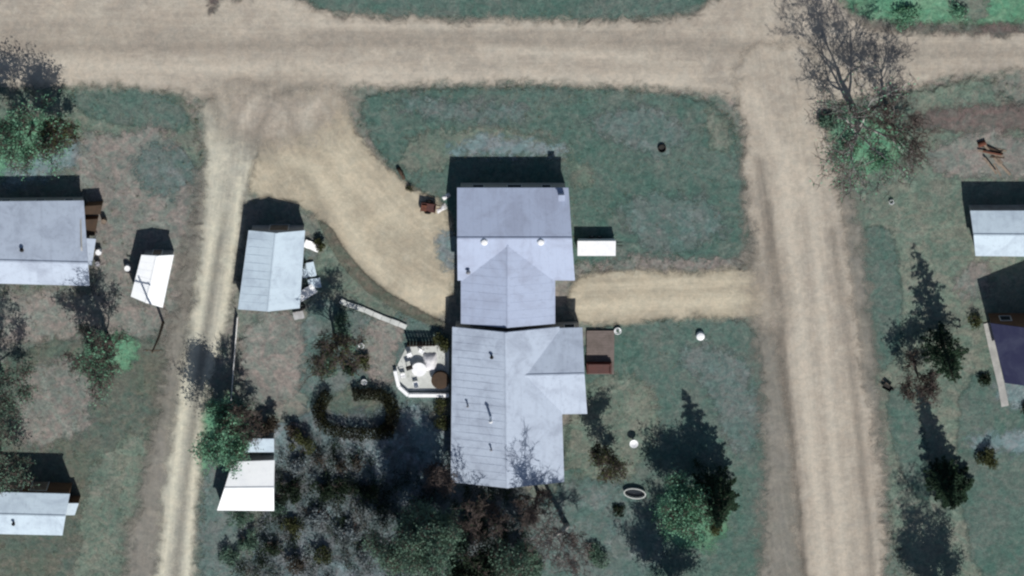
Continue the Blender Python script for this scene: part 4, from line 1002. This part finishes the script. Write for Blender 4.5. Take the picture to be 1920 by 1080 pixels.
# patio
pt = thing('patio', 'white concrete patio slab with low white wall at the west side of the house', 'patio', P(795, 690, 0))
def PL(x, y, z=0): q = P(x, y, z) - pt.location; return q
sl = [PL(762, 650), PL(842, 646), PL(842, 732), PL(765, 732), PL(742, 708), PL(742, 690)]
mb = MB(); mb.slab([p + Vector((0, 0, .12)) for p in sl], .14); mb.build('slab', M['concrete_pale'], pt)
def wall_run(pts, h, wd, mat, name, parent, base=0):
    for a_, b_ in zip(pts, pts[1:]):
        d = (b_ - a_); d.z = 0; l = d.length; d.normalize(); n_ = Vector((-d.y, d.x, 0)) * wd / 2
        mb = MB(); e_ = d * .002
        mb.slab([a_ - n_ + e_ + Vector((0, 0, h)), b_ - n_ - e_ + Vector((0, 0, h)), b_ + n_ - e_ + Vector((0, 0, h)), a_ + n_ + e_ + Vector((0, 0, h))], h - base); mb.build(name, mat, parent, bevel=.02)
wall_run([PL(741, 692), PL(748, 722), PL(766, 738), PL(842, 738)], .65, .42, M['white'], 'low_wall', pt)
pg = thing('pergola', 'dark plank screen along the north side of the white patio', 'screen', P(800, 640, 0))
for i in range(9):
    x = -2.2 + i * .36
    mb = MB(); mb.box(x, x + .3, -.04, .04, 0, 1.5 + rnd.uniform(-.03, .03)); mb.build('plank', M['wood_dark'], pg)
mb = MB(); mb.box(-2.2, 1.0, .042, .10, .4, .5); mb.box(-2.2, 1.0, .042, .10, 1.1, 1.2); mb.build('rail', M['wood_dark'], pg)
pg.name = 'plank_screen'
def chair(px, py, rz, lab):
    t = thing('patio_chair', lab, 'chair', P(px, py, 0) + Vector((0, 0, .12)), rz, 'white chairs on the patio')
    mb = MB(); mb.box(-.25, .25, -.25, .25, .42, .46); mb.build('seat', M['white'], t, bevel=.01)
    mb = MB(); mb.slab([(-.25, .25, .462), (.25, .25, .462), (.25, .34, .95), (-.25, .34, .95)], .04, (0, 1, 0)); mb.build('backrest', M['white'], t)
    for sx in (-1, 1):
        for sy in (-1, 1):
            mb = MB(); mb.box(sx * .22 - .02, sx * .22 + .02, sy * .22 - .02, sy * .22 + .02, 0, .418); mb.build('leg', M['white'], t)
        mb = MB(); mb.box(sx * .27 - .025, sx * .27 + .025, -.25, .24, .62, .65); mb.build('armrest', M['white'], t)
chair(768, 662, R(20), 'white patio chair nearest the north-west corner of the patio')
chair(790, 655, R(-30), 'white patio chair at the north edge of the patio')
chair(756, 700, R(100), 'white patio chair at the west wall of the patio')
chair(780, 716, R(190), 'white patio chair in front of the south patio wall')
tb = thing('patio_table', 'round white table in the middle of the patio', 'table', P(786, 688, 0) + Vector((0, 0, .12)))
mb = MB(); mb.lathe([(0, .70), (.85, .70), (.85, .74), (0, .74)], (0, 0, 0), 26); mb.build('tabletop', M['white'], tb)
mb = MB(); mb.lathe([(.35, 0), (.3, .05), (.06, .1), (.06, .698)], (0, 0, 0), 12); mb.build('pedestal', M['white'], tb, True)
gr = thing('grill', 'black barbecue grill beside the round patio table', 'grill', P(768, 684, 0) + Vector((0, 0, .12)), R(20))
mb = MB(); mb.tube([(-.35, 0, .85), (.35, 0, .85)], [.26, .26], 14); mb.build('lid', M['black'], gr)
for sx in (-1, 1):
    for sy in (-1, 1):
        mb = MB(); mb.tube([(sx * .28, sy * .15, .66), (sx * .34, sy * .22, 0)], [.02, .02], 6); mb.build('leg', M['black'], gr)
ht = thing('hot_tub', 'dark covered round tub against the house wall on the patio', 'hot tub', P(826, 708, 0) + Vector((0, 0, .12)))
mb = MB(); mb.lathe([(0, 0), (.95, 0), (1.0, .75), (0, .75)], (0, 0, 0), 24); mb.build('shell', M['wood_dark'], ht, True)
mb = MB(); mb.lathe([(0, .752), (1.05, .752), (1.05, .82), (.3, .88), (0, .9)], (0, 0, 0), 24); mb.build('cover', M['wood_dark'], ht, True)
tp = thing('tarp', 'bright white tarpaulin heap on the patio beside the table', 'tarp', P(806, 678, 0) + Vector((0, 0, .12))); mb = MB(); nn = 12; vs = []
rg = random.Random(5)
for i in range(nn):
    for j in range(nn):
        u, v = i / (nn - 1) * 2 - 1, j / (nn - 1) * 2 - 1; ed = max(abs(u), abs(v))
        vs.append((u * .8 + rg.gauss(0, .03), v * 1.1 + rg.gauss(0, .03), .02 + .55 * (1 - ed ** 3) + rg.uniform(0, .12) * (1 - ed)))
mb.add(vs, [(i * nn + j, (i + 1) * nn + j, (i + 1) * nn + j + 1, i * nn + j + 1) for i in range(nn - 1) for j in range(nn - 1)]); mb.build('sheet', M['tarp'], tp, True)
# debris by the yard shed
jk = [(585, 460, 'tarp', .9, .5, 'white'), (578, 505, 'panel', .8, .9, 'roof_icy'), (590, 530, 'panel', .7, .6, 'roof_icy'), (575, 548, 'panel', 1.1, .6, 'white'), (560, 590, 'panel', .6, .5, 'wall_tin')]
labs = ['white board leaning by the north end of the yard shed debris', 'pale roofing sheet lying against the middle of the yard shed', 'pale roofing sheet lying farthest east in the shed debris', 'wide white board at the south end of the yard shed', 'small grey sheet metal piece off the shed south-east corner']
for (x, y, _, a_, b_, mt), lab in zip(jk, labs):
    t = thing('scrap_sheet', lab, 'scrap sheet', at(x, y), rnd.uniform(-.6, .6)); mb = MB(); nn = 6; vs = []
    for i in range(nn):
        for j in range(nn): vs.append(((i / 5 - .5) * a_ * 2, (j / 5 - .5) * b_ * 2, .12 + .06 * math.sin(i * 2.1) + .04 * j))
    mb.add(vs, [(i * nn + j, (i + 1) * nn + j, (i + 1) * nn + j + 1, i * nn + j + 1) for i in range(nn - 1) for j in range(nn - 1)])
    o = mb.build('sheet', M[mt], t); sm = o.modifiers.new('thick', 'SOLIDIFY'); sm.thickness = .03
bush(568, 494, .5, .8, 'dark weed clump among the debris of the yard shed', 'leaf_dark', 260, .14, 72)
tyr = thing('tyre', 'black tyre at the south-east corner of the yard shed', 'tyre', at(566, 574)); mb = MB(); mb.lathe([(.2, .02), (.38, .02), (.42, .1), (.38, .2), (.2, .2), (.18, .11), (.2, .02)], (0, 0, 0), 20); mb.build('tread', M['black'], tyr, True)
# board fence west of the garden soil
fe = thing('board_fence', 'white board fence between the alley and the bare garden soil', 'fence', P(446, 590, 0))
p0 = P(446, 590) - fe.location; p1 = P(434, 745) - fe.location; nB = 26
d = (p1 - p0); l = d.length; d.normalize(); n_ = Vector((-d.y, d.x, 0)) * .02; bwid = l / nB
for i in range(nB):
    a_ = p0 + d * (i * bwid + .01); b_ = p0 + d * ((i + 1) * bwid - .01); h_ = 1.1 + rnd.uniform(-.04, .04); mb = MB()
    mb.slab([a_ - n_ + Vector((0, 0, h_)), b_ - n_ + Vector((0, 0, h_)), b_ + n_ + Vector((0, 0, h_)), a_ + n_ + Vector((0, 0, h_))], h_); mb.build('board', M['trim'], fe)
mb = MB(); mb.slab([p0 + n_ * 1.1 + Vector((0, 0, .9)), p1 + n_ * 1.1 + Vector((0, 0, .9)), p1 + n_ * 4 + Vector((0, 0, .9)), p0 + n_ * 4 + Vector((0, 0, .9))], .08); mb.build('rail', M['trim'], fe)
# small white things in the garden
for (x, y, lab) in ((683, 714, 'white flower pot on the north side of the curved hedge'), (678, 646, 'white garden ornament among the loose green shrubs')):
    t = thing('flower_pot', lab, 'flower pot', at(x, y)); mb = MB(); mb.lathe([(0, 0), (.22, 0), (.34, .45), (.29, .45), (.26, .35), (0, .35)], (0, 0, 0), 16); mb.build('pot', M['white'], t, True)
    V, F = quads_mesh(np.random.default_rng(int(x)).normal(0, .1, (50, 3)) + np.array([0, 0, .45]), .12, np.random.default_rng(4)); setp(np_obj('plant', V, F, M['leaf_teal'], t), kind='stuff')
# scrap boards north of the right shed
bd = thing('board_pile', 'heap of loose planks and rusty scrap north of the right-hand shed', 'board pile', at(1856, 282)); rg = random.Random(9)
for i in range(14):
    a_ = rg.uniform(-1.1, .1); L_ = rg.uniform(1.4, 3.4); cx, cy, cz = rg.gauss(.2, .8), rg.gauss(-.1, .8), .05 + i * .045
    d = Vector((math.cos(a_), math.sin(a_), rg.uniform(-.05, .08))); n_ = Vector((-d.y, d.x, 0)) * rg.uniform(.07, .16)
    p = Vector((cx, cy, cz)); mb = MB()
    mb.slab([p - d * L_ / 2 - n_, p + d * L_ / 2 - n_, p + d * L_ / 2 + n_, p - d * L_ / 2 + n_], .04); mb.build('plank', M[rg.choice(['wood', 'wood', 'rust', 'concrete', 'wood_dark'])], bd)
dr = thing('rusty_drum', 'rusty drum lying at the north end of the plank heap', 'drum', at(1840, 268), R(20)); mb = MB(); mb.tube([(-.45, 0, .3), (.45, 0, .3)], [.3, .3], 16); mb.build('shell', M['rust'], dr)
mb = MB(); mb.tube([(-.02, 0, .3), (.02, 0, .3)], [.32, .32], 16); mb.build('hoop', M['rust'], dr)
# junk beside the left house
for (x, y, r_, h_, mt, lab) in ((186, 470, .35, .7, 'white', 'white barrel at the south-east end of the left house'), (196, 412, .3, .8, 'wood', 'brown barrel beside the lower shade box of the left house'), (184, 492, .3, .6, 'metal', 'grey metal drum below the white barrel at the left house'), (240, 500, .35, .7, 'white', 'white drum against the west side of the small white shed')):
    t = thing('barrel', lab, 'barrel', at(x, y)); mb = MB(); mb.lathe([(0, 0), (r_, 0), (r_ * 1.05, h_ * .5), (r_, h_), (r_ * .9, h_ - .03), (0, h_ - .03)], (0, 0, 0), 16); mb.build('shell', M[mt], t, True)
    mb = MB(); mb.lathe([(r_ * 1.03, h_ * .3), (r_ * 1.08, h_ * .33), (r_ * 1.03, h_ * .36)], (0, 0, 0), 16); mb.build('hoop', M['rust'], t, True)
